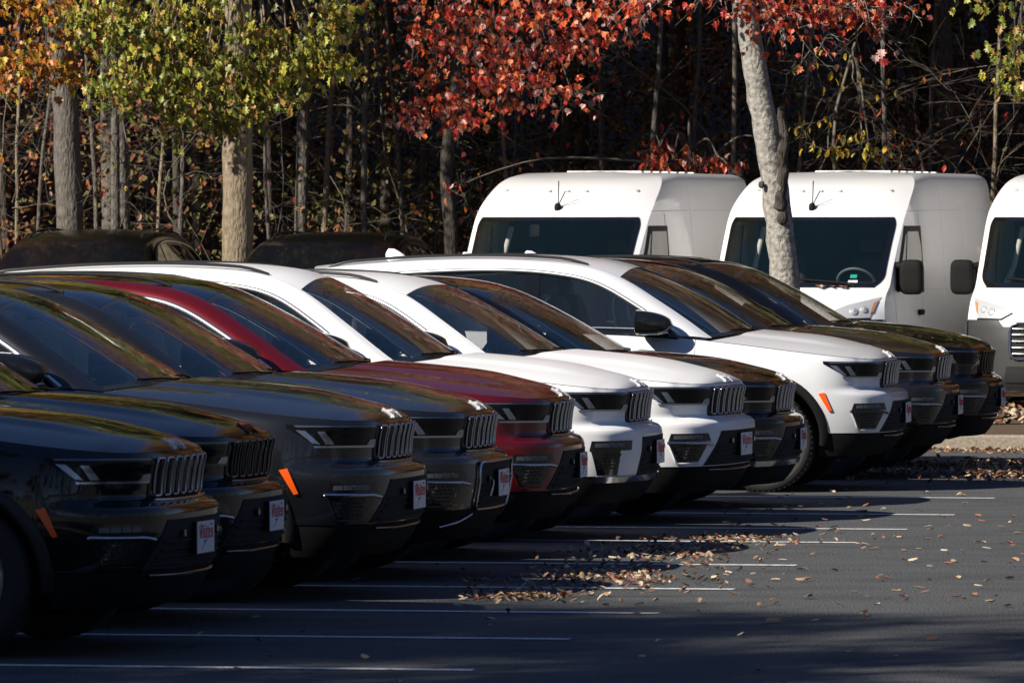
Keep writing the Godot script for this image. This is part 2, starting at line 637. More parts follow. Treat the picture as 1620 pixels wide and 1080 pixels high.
func vehicles() -> void:
	var black := mat(grey(0.003), 0.5, 0.0, 1.0)
	black.metallic_specular = 0.1
	var dgrey := mat(Color(0.015, 0.016, 0.019), 0.3, 0.5, 1.0)
	var granite := mat(Color(0.020, 0.019, 0.0185), 0.3, 0.5, 1.0)
	var red := mat(Color(0.14, 0.004, 0.007), 0.32, 0.45, 0.8)
	var white := mat(Color(0.82, 0.82, 0.82), 0.4, 0.0, 0.35)
	white.metallic_specular = 0.25
	var pearl := mat(Color(0.68, 0.69, 0.71), 0.36, 0.1, 0.6)
	var pano := mat(grey(0.004), 0.08, 0.0, 1.0)
	var dull := mat(grey(0.004), 0.18)
	dull.metallic_specular = 0.5
	var dull_glass := mat(Color(0.004, 0.005, 0.008), 0.1)
	dull_glass.metallic_specular = 0.4
	var rows := [
		["std", black, pano, 273, 36.95, 0.015, "black SUV at the near left end of the row, bright chrome grille slots", 3.0],
		["black", black, pano, 389, 39.6, 0.015, "black SUV with an all black grille, second from the left", 2],
		["std", dgrey, dgrey, 618, 42.2, 0.0, "dark blue grey SUV with orange side marker, right of the black grilled SUV", 1.5],
		["framed", granite, pano, 754, 44.6, 0.015, "charcoal SUV with a chrome framed lower grille, left of the red SUV", 1],
		["std", red, pano, 883, 47.3, 0.0, "dark red SUV between the charcoal SUV and the first white one", -1.5],
		["long", white, white, 1007, 50.0, 0.0, "white SUV with a squared lower grille, right beside the red SUV", 0],
		["std", white, white, 1145, 52.6, 0.025, "white SUV with a wide lower intake, before the low black SUV", 6],
		["mesh", black, pano, 1237, 55.5, 0.075, "low black SUV with a studded silver grille, before the silver white SUV", 0],
		["clad", pearl, pearl, 1405, 58.9, -0.03, "silver white SUV showing its front wheel and orange side marker", 0],
		["std", granite, pano, 1489, 61.7, -0.02, "dark brown grey SUV just behind the silver white SUV", 0],
		["black", black, black, 1558, 64.4, -0.02, "black SUV at the far right end of the row", 0],
	]
	for r in rows:
		var at := Vector3((r[3] - 810.0) * r[4] / FOCAL, 0, -r[4]) + fdir() * 0.135
		var extra := {"roof": r[2], "roof_fin": pearl if r[4] > 60.0 else r[1]}
		if r[1] == white or r[1] == pearl:
			extra["trim"] = M.trim
		car(r[0], r[1], extra, r[6], at, r[5], r[7])
	# the row before the woods
	var f := Vector3(-sin(LOT_TURN), 0, cos(LOT_TURN))
	var v2 := Vector3((1256.0 - 810.0) * 79.0 / FOCAL, 0, -79.0) + f * 0.5
	var step := fdir()
	var turn := deg_to_rad(-4.4)
	van("white cargo van left of the pale leaning trunk, its nose hidden by the SUV roofs", v2 - step * 2.74).rotation.y += turn
	van("white cargo van behind the pale leaning trunk, green tag in its windshield", v2).rotation.y += turn
	van("white cargo van cut off by the right edge, dark bumper showing", v2 + step * 2.77).rotation.y += turn
	for q in [[-820.0, 0, "black SUV before the woods, left of the tan trunk, only its roof showing", 1.09], [-412.0, 0, "black SUV before the woods, between the tan trunk and the first van", 1.075]]:
		var at2: Vector3 = v2 + step * (q[0] / 150.5 - 2.62) + f * 0.4
		var o := car("black", dull, {"roof": dull, "roof_fin": black, "windshield": dull_glass, "window_trim": M.black_gloss}, q[2], at2, 0.0, 0.0, "large_suv", "black SUVs parked before the woods")
		o.rotation.y = -(PI / 2 + LOT_TURN)
		o.scale = Vector3(1.10, q[3] * 1.035, 1.10)


func trees() -> void:
	# ---- trees with leaves near enough to tell apart
	var oak := [Color(0.26, 0.28, 0.03), Color(0.35, 0.34, 0.04), Color(0.19, 0.23, 0.03), Color(0.42, 0.34, 0.04), Color(0.11, 0.14, 0.02), Color(0.40, 0.24, 0.06)]
	var maple := [Color(0.56, 0.06, 0.02), Color(0.62, 0.13, 0.03), Color(0.44, 0.035, 0.02), Color(0.60, 0.20, 0.10), Color(0.58, 0.33, 0.29), Color(0.30, 0.025, 0.025), Color(0.60, 0.10, 0.03)]
	var gold := [Color(0.52, 0.26, 0.02), Color(0.50, 0.16, 0.02), Color(0.42, 0.30, 0.03), Color(0.36, 0.10, 0.02)]
	var cl := func(list: Array, d: float) -> Array:
		var o := []
		for q in list:
			var dd: float = d + rng.randf_range(-0.5, 0.5)
			o.append([seen(q[0], q[1], dd), q[2], q[3]])
		return o
	var over := func(x: float, d: float, h0: float, h1: float, r: float, n: int, leaves: int) -> Array:
		var o := []
		for k in n:
			o.append([Vector3((x - 810) * d / FOCAL + rng.randf_range(-r, r), rng.randf_range(h0, h1), -d + rng.randf_range(-1.2, 2.4)), 0.7, leaves])
		return o
	var trunk := func(pts: Array, d: float, more: float) -> PackedVector3Array:
		var o := PackedVector3Array()
		for q in pts:
			o.append(seen(q[0], q[1], d))
		o[0].y = 0.0
		var e: Vector3 = o[o.size() - 1]
		o.append(Vector3(e.x + rng.randf_range(-0.4, 0.4), e.y + more, e.z - 0.5))
		return o
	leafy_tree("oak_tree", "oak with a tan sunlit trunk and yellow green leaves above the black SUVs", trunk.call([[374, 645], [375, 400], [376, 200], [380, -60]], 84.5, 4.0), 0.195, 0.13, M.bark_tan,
		cl.call([[185, 50, 0.45, 143], [240, 35, 0.5, 155], [215, 85, 0.4, 132], [290, 60, 0.35, 120], [260, 110, 0.5, 155], [310, 115, 0.5, 155], [355, 100, 0.4, 132], [170, 140, 0.28, 104], [215, 140, 0.3, 109], [270, 150, 0.35, 120], [320, 155, 0.4, 132], [370, 170, 0.35, 120], [300, 185, 0.25, 97], [355, 205, 0.2, 86], [420, 120, 0.4, 132], [455, 105, 0.35, 120], [480, 75, 0.35, 120], [505, 95, 0.3, 109], [430, 140, 0.3, 109], [540, 15, 0.3, 109], [530, 45, 0.25, 97], [545, 110, 0.2, 86], [395, 55, 0.25, 97], [310, 15, 0.4, 132], [140, 25, 0.3, 109], [230, 60, 0.4, 132], [340, 135, 0.4, 132], [395, 150, 0.3, 109]], 82.8) + over.call(330.0, 83.0, 5.0, 9.0, 2.0, 22, 120), "oak", 0.105, oak)
	leafy_tree("maple_tree", "maple with a dark thin trunk and bright red leaves above the first van", trunk.call([[712, 650], [714, 400], [708, 250], [735, -40]], 88.0, 4.0), 0.095, 0.06, M.bark_dark,
		cl.call([[700, 15, 0.42, 90], [760, 30, 0.51, 108], [830, 20, 0.51, 117], [900, 25, 0.47, 108], [955, 15, 0.34, 72], [685, 60, 0.34, 72], [745, 80, 0.42, 99], [805, 85, 0.42, 108], [870, 85, 0.42, 108], [925, 60, 0.34, 72], [760, 130, 0.34, 81], [825, 120, 0.34, 81], [870, 140, 0.27, 54], [720, 160, 0.27, 54], [672, 180, 0.29, 63], [735, 195, 0.22, 44], [800, 165, 0.26, 44], [645, 190, 0.19, 23], [1000, 25, 0.26, 36], [610, 15, 0.30, 26], [905, 150, 0.30, 20], [690, 120, 0.30, 36]], 83.5) + over.call(800.0, 84.0, 5.0, 9.0, 2.0, 18, 110), "maple", 0.086, maple)
	leafy_tree("maple_tree", "maple with golden orange leaves and a grey trunk at the far left", trunk.call([[112, 650], [109, 360], [104, 180], [95, -60]], 86.5, 4.0), 0.17, 0.13, M.bark_grey,
		cl.call([[15, 8, 0.5, 113], [65, 12, 0.5, 113], [120, 8, 0.4, 75], [18, 92, 0.4, 100], [60, 108, 0.36, 100], [98, 118, 0.28, 62], [145, 62, 0.34, 62], [105, 60, 0.36, 50], [25, 130, 0.24, 37], [-40, 80, 0.5, 75], [145, 25, 0.3, 37]], 84.6) + over.call(40.0, 85.5, 5.0, 9.0, 2.0, 20, 110), "maple", 0.095, gold)
	# the pale leaning trunk between the SUVs and the vans
	var tr := PackedVector3Array()
	for q in [[1262, 700], [1242, 445], [1226, 300], [1207, 180], [1186, 60], [1165, -80]]:
		tr.append(seen(q[0], q[1], 71.5))
	tr[0].y = 0.1
	tr.append(tr[5] + Vector3(-0.5, 3.0, 0.0))
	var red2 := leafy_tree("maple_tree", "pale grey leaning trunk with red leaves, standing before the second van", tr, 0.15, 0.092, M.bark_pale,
		[[seen(1205, 15, 70.9), 0.36, 60], [seen(1245, 25, 70.8), 0.4, 80], [seen(1285, 20, 71.0), 0.36, 70], [seen(1335, 12, 71.2), 0.36, 60], [seen(1375, 28, 71.2), 0.34, 60], [seen(1420, 5, 71.4), 0.3, 40], [seen(1040, 5, 71.4), 0.3, 40], [seen(1150, -15, 71.2), 0.5, 70], [seen(1300, -40, 71.2), 0.6, 90], [seen(1200, -80, 71.2), 0.8, 120], [seen(1330, -120, 71.2), 0.9, 120], [seen(1100, -120, 71.2), 0.9, 120], [Vector3(0.9, 4.9, -69.6), 0.45, 40], [Vector3(0.5, 5.6, -69.3), 0.5, 50], [Vector3(0.2, 6.4, -69.0), 0.5, 50], [Vector3(1.2, 4.7, -70.0), 0.35, 30], [Vector3(-0.2, 5.2, -69.0), 0.45, 40]] + over.call(1180.0, 71.5, 5.2, 8.6, 1.7, 26, 90), "maple", 0.085, maple)
	var base: Vector3 = tr[0]
	var mb := MB.new()
	var st := PackedVector3Array()
	for q in [[1232, 330], [1238, 270], [1240, 215], [1236, 172]]:
		st.append(seen(q[0], q[1], 71.42) - base)
	stem(mb, st, 0.075, 0.035, 8, 0.02)
	part("dead_stub", mb.commit(), M.bark_dark, red2)
	for q in [[1238, 345, 0.055], [1205, 292, 0.03]]:
		mb = MB.new()
		mb.blob(seen(q[0], q[1], 71.38) - base, Vector3(q[2], q[2] * 1.2, q[2]), 0.9, Basis(), 10, 7)
		part("knot", mb.commit(), M.bark_dark, red2)
	leafy_tree("oak_tree", "slim oak with green leaves at the right edge above the third van", trunk.call([[1665, 650], [1668, 400], [1660, 100], [1668, -60]], 84.0, 3.0), 0.10, 0.06, M.bark_dark,
		cl.call([[1605, 60, 0.3, 50], [1600, 105, 0.3, 50], [1610, 140, 0.25, 40], [1625, 20, 0.3, 40], [1640, 90, 0.4, 50]], 82.5) + over.call(1690.0, 84.0, 4.8, 8.2, 1.5, 18, 80), "oak", 0.105, oak)
	leafy_tree("maple_sapling", "low sapling with pinkish red leaves above the first van's roof", trunk.call([[1085, 600], [1084, 420], [1090, 320]], 88.5, 1.0), 0.03, 0.015, M.twig,
		cl.call([[1030, 255, 0.25, 30], [1065, 252, 0.25, 40], [1100, 262, 0.25, 40], [1140, 262, 0.2, 34], [1160, 270, 0.2, 20], [1045, 230, 0.2, 14], [1215, 225, 0.14, 12], [710, 300, 0.2, 10]], 87.5), "simple", 0.11, maple, "", 30)
	leafy_tree("beech_sapling", "sapling with scattered yellow leaves between the second van and the woods", trunk.call([[1330, 600], [1325, 330], [1320, 200]], 89.0, 1.0), 0.03, 0.015, M.twig,
		cl.call([[1285, 195, 0.25, 12], [1310, 240, 0.3, 16], [1365, 225, 0.3, 18], [1375, 250, 0.25, 16], [1350, 130, 0.4, 12], [1290, 90, 0.4, 10]], 88.0), "simple", 0.11, [Color(0.6, 0.42, 0.03), Color(0.55, 0.33, 0.03), Color(0.5, 0.42, 0.08)], "", 30)
	# ---- trunks one can tell apart
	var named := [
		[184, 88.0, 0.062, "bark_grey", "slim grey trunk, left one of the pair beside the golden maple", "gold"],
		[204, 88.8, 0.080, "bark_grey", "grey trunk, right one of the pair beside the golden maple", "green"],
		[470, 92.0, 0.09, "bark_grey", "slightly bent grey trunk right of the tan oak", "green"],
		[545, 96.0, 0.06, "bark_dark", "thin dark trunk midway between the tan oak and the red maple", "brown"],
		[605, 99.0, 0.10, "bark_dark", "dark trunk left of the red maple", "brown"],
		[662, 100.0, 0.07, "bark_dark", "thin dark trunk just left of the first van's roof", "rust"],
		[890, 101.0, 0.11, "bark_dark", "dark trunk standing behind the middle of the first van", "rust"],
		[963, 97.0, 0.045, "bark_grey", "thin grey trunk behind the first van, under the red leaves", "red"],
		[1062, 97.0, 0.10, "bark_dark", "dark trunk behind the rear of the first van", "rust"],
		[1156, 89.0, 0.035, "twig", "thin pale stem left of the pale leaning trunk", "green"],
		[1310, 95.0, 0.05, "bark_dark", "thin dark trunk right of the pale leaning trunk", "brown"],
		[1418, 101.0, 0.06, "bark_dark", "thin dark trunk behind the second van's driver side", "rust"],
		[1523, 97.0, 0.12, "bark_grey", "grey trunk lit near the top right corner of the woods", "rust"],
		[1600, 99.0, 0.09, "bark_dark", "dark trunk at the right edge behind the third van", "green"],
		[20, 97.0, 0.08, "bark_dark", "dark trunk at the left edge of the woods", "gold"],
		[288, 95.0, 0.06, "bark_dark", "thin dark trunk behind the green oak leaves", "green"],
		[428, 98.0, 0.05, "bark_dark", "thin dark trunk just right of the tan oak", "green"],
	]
	for n in named:
		var at := Vector3((n[0] - 810.0) * n[1] / FOCAL, 0.0, -n[1])
		wood_tree(n[4], "", at, rng.randf_range(17, 21), n[2], rng.randf_range(5.6, 6.4), rng.randf_range(3.6, 4.6), n[5], M[n[3]], Vector2(rng.randf_range(-0.8, 0.8), rng.randf_range(0.0, 1.2)))
	# ---- the woods behind
	var kinds := ["rust", "brown", "green", "gold", "red"]
	var words := {"rust": "tall tree with a rusty crown deep in the woods", "brown": "tall tree with a brown crown deep in the woods", "green": "tall tree with a green crown deep in the woods", "gold": "tall tree with a golden crown deep in the woods", "red": "tall tree with a red crown deep in the woods"}
	for k in 76:
		var d := 97.0 + 34.0 * float(k % 19) / 19.0 + rng.randf_range(-1, 1)
		var x := lerpf(-30.0, 42.0, fmod(k * 0.618, 1.0)) + rng.randf_range(-1.5, 1.5)
		var pal: String = kinds[[0, 1, 2, 0, 3, 1, 0, 2, 4, 1][rng.randi() % 10]]
		var gy := maxf(0.0, d - 92.0) * 0.03 + pow(maxf(0.0, d - 112.0) / 42.0, 1.6) * 11.0
		wood_tree(words[pal], "trees deep in the woods, " + pal, Vector3(x, gy - 0.2, -d), rng.randf_range(19, 25) if x < 9.0 else rng.randf_range(25, 33), rng.randf_range(0.08, 0.18), rng.randf_range(6.2, 8.0), rng.randf_range(3.8, 5.2), pal, M.bark_dark if k % 4 else M.bark_grey, Vector2(rng.randf_range(-0.6, 0.6), 0))
	# ---- trees left of the lot: their shade lies over the near cars
	var L := 24.0
	for s in [[0.6, 36.6, 3.0, 0], [3.6, 36.6, 2.9, 1], [-3.6, 37.2, 2.8, 0], [-0.6, 31.6, 3.0, 0], [3.2, 31.5, 3.0, 0], [-6.0, 37.0, 3.5, 1], [6.6, 36.2, 3.0, 0]]:
		var c := Vector3(s[0], 0, -s[1]) + Vector3(-0.75, 0, 0.661) * L
		var hc: float = L * tan(deg_to_rad(34.0))
		wood_tree("tall autumn tree left of the lot, shading the near cars", "trees left of the lot", c, hc + s[2] * 1.05, 0.22, hc - s[2] * 1.05, s[2], ["green", "gold"][s[3]], M.bark_grey)
	for k in 12:
		wood_tree("tall tree at the edge of the woods right of the vans", "trees right of the vans", Vector3(11.5 + k * 2.1 + rng.randf_range(-0.6, 0.6), 0, -90.0 - 8.0 * fmod(k * 0.618, 1.0)), rng.randf_range(28, 34), 0.17, 3.0, rng.randf_range(4.0, 4.8), ["rust", "green", "brown", "rust", "gold"][k % 5], M.bark_dark)
	# ---- the woods go on round the lot: what the paint and glass mirror
	for k in 30:
		var q := k % 10
		var at3 := Vector3(-42.0 + q * 9.0 + rng.randf_range(-2, 2), 0, 18.0 + rng.randf_range(-3, 6))
		var where := "behind the photographer"
		if k >= 20:
			at3 = Vector3(-44.0 - rng.randf_range(0, 5), 0, 10.0 - q * 10.0)
			where = "along the left of the lot"
		elif k >= 10:
			at3 = Vector3(46.0 + rng.randf_range(0, 6), 0, 10.0 - q * 9.0)
			where = "along the right of the lot"
		wood_tree("broad autumn tree " + where, "trees " + where, at3, rng.randf_range(15, 18) if k >= 20 else rng.randf_range(11, 14) if k >= 10 else rng.randf_range(17, 23), 0.2, 0.8, rng.randf_range(4.8, 5.8), kinds[[1, 2, 0][k % 3]], M.bark_dark)
	# ---- bare saplings and twigs
	var proto := []
	for k in 5:
		mb = MB.new()
		var tips := []
		var path := PackedVector3Array([Vector3.ZERO, Vector3(rng.randf_range(-0.3, 0.3), 1.3, rng.randf_range(-0.3, 0.3)), Vector3(rng.randf_range(-0.9, 0.9), 2.6, 0.2), Vector3(rng.randf_range(-1.6, 1.6), 3.8, 0.2)])
		stem(mb, path, 0.019, 0.006, 5, 0.02)
		for j in 8:
			var p := cat3([path[0], path[1], path[2], path[3]], rng.randf_range(0.8, 3.0))
			var g := rng.randf_range(0, TAU)
			twigs(mb, p, Vector3(cos(g), rng.randf_range(-0.1, 0.6), sin(g) * 0.6).normalized(), rng.randf_range(0.8, 1.7), 0.007, 2, tips, 0.10)
		var at := []
		var cols := []
		for j in 26:
			at.append(leaf_transform(tips[rng.randi() % tips.size()], rng.randf_range(0.07, 0.12)))
			cols.append(pick(maple if k < 3 else gold))
		proto.append([mb.commit(), multi(leaf_mesh("simple"), at, cols)])
	for k in 20:
		var x := lerpf(-7.2, 7.4, fmod(k * 0.618 + 0.3, 1.0))
		var d := 87.5 + 8.0 * fmod(k * 0.377, 1.0)
		var pr: Array = proto[k % 5]
		var o := thing("bare_sapling", "thin bare sapling with grey twigs at the edge of the woods", "sapling", Vector3(x, 0, -d), rng.randf_range(0, TAU), "bare saplings at the edge of the woods")
		o.scale = Vector3.ONE * rng.randf_range(0.75, 1.25)
		part("stem", pr[0], M.twig if k % 3 else M.twig_dark, o)
		scatter("leaves", pr[1], M.leaf, o)
	var slim := ["at the far left edge of the woods", "just left of the golden maple's grey trunk", "just right of the golden maple's grey trunk", "midway between the golden maple and the tan oak", "just left of the tan oak trunk", "between the tan oak and the bent grey trunk", "just right of the bent grey trunk", "behind the second black SUV, right of its middle", "just left of the red maple's thin trunk", "behind the left half of the first van", "behind the right corner of the first van's brow", "above the rear of the first van", "just right of the pale leaning trunk", "above the right corner of the middle van's brow", "above the side of the middle van", "above the tail of the middle van"]
	for k in 16:
		var sx: float = [30, 55, 150, 235, 265, 440, 500, 575, 640, 800, 1010, 1105, 1250, 1380, 1460, 1560][k]
		var sd := 88.5 + 6.0 * fmod(k * 0.618, 1.0)
		var base2 := Vector3((sx - 810.0) * sd / FOCAL, 0, -sd)
		var o := thing("slender_trunk", "slender bare trunk " + slim[k], "tree", base2, 0.0, "slender bare trunks at the edge of the woods")
		mb = MB.new()
		var ln := rng.randf_range(-0.6, 0.6)
		stem(mb, PackedVector3Array([Vector3.ZERO, Vector3(ln * 0.3 + rng.randf_range(-0.08, 0.08), 2.5, 0), Vector3(ln * 0.6 + rng.randf_range(-0.12, 0.12), 5.0, 0), Vector3(ln, 9.0, 0.3)]), rng.randf_range(0.025, 0.05), 0.012, 7, 0.01)
		var tips2 := []
		for q in 6:
			var p := Vector3(ln * 0.4, rng.randf_range(1.8, 5.0), 0)
			twigs(mb, p, Vector3(rng.randf_range(-1, 1), rng.randf_range(0.0, 0.8), rng.randf_range(-0.4, 0.6)).normalized(), rng.randf_range(0.5, 1.1), 0.007, 1, tips2, 0.1)
		part("trunk", mb.commit(), M.bark_tan if k % 3 == 0 else M.bark_grey, o)
	# ---- undergrowth
	var patchy := FastNoiseLite.new()
	patchy.seed = 77
	patchy.frequency = 0.35
	var ts := []
	var cs := []
	var pal := [Color(0.16, 0.10, 0.045), Color(0.14, 0.12, 0.03), Color(0.22, 0.075, 0.03), Color(0.08, 0.085, 0.02), Color(0.26, 0.16, 0.045), Color(0.11, 0.07, 0.035)]
	for k in 38000:
		var d := 93.0 + 32.0 * pow(rng.randf(), 0.75) if k < 35500 else rng.randf_range(89.5, 97.0)
		var x := rng.randf_range(-22, 26)
		var y := 0.1 + 6.5 * pow(rng.randf(), 1.3) * smoothstep(84.0, 104.0, d) + pow(maxf(0.0, d - 112.0) / 42.0, 1.6) * 11.0 + rng.randf() * 1.4
		var thick := patchy.get_noise_3d(x, y * 1.5, d * 0.5)
		if thick < rng.randf_range(-0.25, 0.3):
			continue
		var b := Basis(Vector3(rng.randf_range(-1, 1), rng.randf_range(-1, 1), rng.randf_range(-1, 1)).normalized(), rng.randf_range(0, TAU))
		ts.append(Transform3D(b.scaled(Vector3.ONE * rng.randf_range(0.45, 1.2)), Vector3(x, y, -d)))
		var tone: Color = pal[int((patchy.get_noise_2d(x * 0.6 + 50.0, y * 0.8) * 0.5 + 0.5) * 5.99)]
		cs.append(pick([tone, tone, pal[rng.randi() % pal.size()]]))
	scatter("undergrowth", multi(spray_mesh(14, 0.45, 0.095, 8), ts, cs), M.undergrowth, null).set_meta("label", "tangled dark undergrowth filling the woods")


func litter() -> void:
	var meshes := []
	for k in 4:
		var mb := MB.new()
		# a curled dry leaf: a bent lobed sheet standing on its edges
		var p := PackedVector3Array()
		var curl := rng.randf_range(0.9, 1.9)
		for j in 6:
			for i in 5:
				var u := i / 4.0 - 0.5
				var v := j / 5.0 - 0.5
				var w := (0.42 - 0.9 * v * v + 0.10 * (j % 2)) * 1.2
				var a := u * curl
				p.append(Vector3(sin(a) * w * 0.8, (1.0 - cos(a)) * w * 0.9 + 0.12 * v * v + 0.02 * rng.randf(), v))
		mb.grid(p, 5, 6, Vector3(0, -9, 0))
		meshes.append(mb.commit())
	var cols := [Color(0.30, 0.19, 0.10), Color(0.40, 0.29, 0.18), Color(0.15, 0.08, 0.045), Color(0.47, 0.37, 0.26), Color(0.24, 0.09, 0.05)]
	var words := ["tan", "pale tan", "brown", "straw coloured", "reddish"]
	var mats := []
	for c in cols:
		var m := mat(c, 0.8)
		m.backlight_enabled = true
		m.backlight = Color(0.2, 0.2, 0.2)
		mats.append(m)
	var spots := []
	# sunlit asphalt in front of the cars
	for k in 215:
		var y := lerpf(775.0, 962.0, pow(rng.randf(), 0.9))
		var left := table([[775, 1300], [800, 1150], [860, 1120], [900, 990], [960, 900]], y)
		spots.append([lerpf(left, 1640.0, pow(rng.randf(), 1.5)), y, "on sunlit asphalt", "leaves scattered on sunlit asphalt"])
	for k in 36:
		spots.append([rng.randf_range(300.0, 1640.0), rng.randf_range(965.0, 1085.0), "on shaded asphalt in the foreground", "leaves scattered on the shaded foreground"])
	for dr in [[800, 947, 45, 5, 26], [985, 918, 60, 7, 26], [1070, 880, 50, 6, 18], [1175, 853, 40, 4, 14]]:
		for k in dr[4]:
			spots.append([dr[0] + rng.randfn(0, dr[2] * 0.6), dr[1] + rng.randfn(0, dr[3] * 0.6), "in a small drift before the bumpers", "leaves in the small drifts before the bumpers"])
	for s in spots:
		var c := rng.randi() % 5
		var o := single("fallen_leaf", meshes[rng.randi() % 4], mats[c], "curled %s dry leaf lying %s" % [words[c], s[2]], "leaf", on_ground(s[0], s[1]) + Vector3(0, 0.006, 0), "%s %s" % [words[c], s[3]])
		o.rotation = Vector3(rng.randf_range(-0.25, 0.25) + (PI if rng.randf() < 0.45 else 0.0), rng.randf_range(0, TAU), rng.randf_range(-0.25, 0.25))
		var sc := rng.randf_range(0.034, 0.066)
		o.scale = Vector3(sc, sc, sc) * (1.0 if rng.randf() < 0.9 else 1.4)
		if absf(o.rotation.x) > 1.5:
			o.position.y += 0.35 * sc
	# leaves blown onto the cowls
	var v2 := get_node("cargo_van_001") as Node3D
	for k in 12:
		var o := single("fallen_leaf", meshes[rng.randi() % 4], mats[rng.randi() % 5], "dry leaf lying along the windshield base of the middle van", "leaf", v2.transform * (van_face(rng.randf_range(-0.62, 0.55), 1.375, 0.03)), "leaves on the middle van's cowl")
		o.rotation = Vector3(rng.randf_range(-0.4, 0.4), rng.randf_range(0, TAU), 0)
		o.scale = Vector3.ONE * rng.randf_range(0.045, 0.075)
	for car_name in ["parked_suv_009", "parked_suv_010"]:
		var sv := get_node(car_name) as Node3D
		for k in 7:
			var o := single("fallen_leaf", meshes[rng.randi() % 4], mats[rng.randi() % 5], "dry leaf lying at the windshield base of the %s" % ("dark brown grey SUV" if car_name.ends_with("9") else "last SUV in the row"), "leaf", sv.transform * (shell(0.03, rng.randf_range(0.0, 0.8)) + Vector3(0.03, 0.03, 0)), "leaves on the cowl of the " + ("dark brown grey SUV" if car_name.ends_with("9") else "last SUV"))
			o.rotation = Vector3(rng.randf_range(-0.4, 0.4), rng.randf_range(0, TAU), 0)
			o.scale = Vector3.ONE * rng.randf_range(0.035, 0.06)
	# drifts too thick to count
	var ts := []
	var cc := []
	var drop := func(x: float, y: float, sc: float, h: float) -> void:
		var b := Basis(Vector3.UP, rng.randf_range(0, TAU)) * Basis(Vector3.RIGHT, rng.randf_range(-0.8, 0.8) + (PI if rng.randf() < 0.5 else 0.0))
		ts.append(Transform3D(b.scaled(Vector3.ONE * sc), on_ground(x, y) + Vector3(0, 0.014 + h, 0)))
		cc.append(pick(cols))
	for k in 900:
		drop.call(1530.0 + absf(rng.randfn(0, 70)), 752.0 + rng.randfn(0, 5.5) - 2.0, rng.randf_range(0.038, 0.068), rng.randf() * 0.05)
	for k in 500:
		drop.call(rng.randf_range(1330.0, 1620.0), 745.0 + rng.randfn(0, 8.0), rng.randf_range(0.028, 0.052), rng.randf() * 0.006)
	for dr in [[815, 945, 42, 4, 110], [880, 930, 110, 14, 150], [970, 915, 75, 8, 170], [1020, 885, 90, 12, 150], [1080, 874, 55, 5, 110], [1150, 856, 70, 5, 110]]:
		for k in dr[4]:
			drop.call(dr[0] + rng.randfn(0, dr[2]), dr[1] + rng.randfn(0, dr[3]), rng.randf_range(0.028, 0.052), rng.randf() * 0.006)
	for k in 420:
		var kf := rng.randf_range(1440.0, 1640.0)
		drop.call(kf, 711.0 + (kf - 1562.0) * 0.012 + rng.randfn(0, 2.5), rng.randf_range(0.035, 0.06), 0.0)
	for k in 700:
		drop.call(rng.randf_range(1300.0, 1800.0), rng.randf_range(655.0, 690.0), rng.randf_range(0.07, 0.12), 0.1 + rng.randf() * 0.05)
	scatter("leaf_litter", multi(meshes[1], ts, cc), M.leaf, null).set_meta("label", "drifts of dry leaves along the bumpers and the kerb")


# ---------------------------------------------------------------- the parked SUVs
# x runs forward from 0 at the front bumper to -4.9 at the tail, z to the car's right
const PLAN := [Vector2(0, -0.3), Vector2(0, 0), Vector2(-0.012, 0.3), Vector2(-0.05, 0.55), Vector2(-0.125, 0.72), Vector2(-0.26, 0.855), Vector2(-0.5, 0.938), Vector2(-0.85, 0.966), Vector2(-1.5, 0.972), Vector2(-2.5, 0.974), Vector2(-3.5, 0.97), Vector2(-4.3, 0.945), Vector2(-4.65, 0.885), Vector2(-4.82, 0.72), Vector2(-4.895, 0.35), Vector2(-4.91, 0), Vector2(-4.91, -0.3)]
const FRONT_IN := [[0.24, 0.15], [0.32, 0.085], [0.40, 0.045], [0.50, 0.018], [0.62, 0.0], [0.70, 0.0], [0.735, 0.012], [0.768, 0.088], [0.79, 0.104], [0.9, 0.094], [0.955, 0.082], [0.975, 0.084], [1.0, 0.098], [1.1, 0.16]]
const SIDE_IN := [[0.24, 0.11], [0.32, 0.075], [0.42, 0.038], [0.55, 0.012], [0.68, 0.0], [0.80, 0.0], [0.88, 0.006], [0.97, 0.018], [1.05, 0.036], [1.12, 0.056], [1.2, 0.076], [1.3, 0.1]]
const REAR_IN := [[0.24, 0.10], [0.4, 0.02], [0.6, 0.0], [0.75, 0.01], [0.8, 0.05], [1.0, 0.06], [1.25, 0.10]]
const TOP := [[-4.91, 1.12], [-4.6, 1.2], [-4.0, 1.235], [-3.0, 1.215], [-2.2, 1.195], [-1.7, 1.165], [-1.2, 1.113], [-0.7, 1.052], [-0.35, 1.015], [-0.2, 1.003], [0.0, 0.995]]
const HOOD_MID := [[-1.42, 1.222], [-1.0, 1.19], [-0.6, 1.148], [-0.36, 1.103], [-0.22, 1.070], [-0.15, 1.040], [-0.115, 1.015], [-0.095, 0.998]]
const RAIL := [Vector3(-1.54, 1.16, 0.833), Vector3(-1.90, 1.40, 0.75), Vector3(-2.24, 1.605, 0.667), Vector3(-2.56, 1.695, 0.625), Vector3(-3.1, 1.735, 0.61), Vector3(-3.7, 1.728, 0.60), Vector3(-4.3, 1.69, 0.585), Vector3(-4.6, 1.65, 0.565)]
const MID := [Vector3(-1.27, 1.195, 0), Vector3(-1.75, 1.475, 0), Vector3(-2.20, 1.68, 0), Vector3(-2.58, 1.752, 0), Vector3(-3.1, 1.772, 0), Vector3(-3.7, 1.764, 0), Vector3(-4.3, 1.722, 0), Vector3(-4.66, 1.685, 0)]
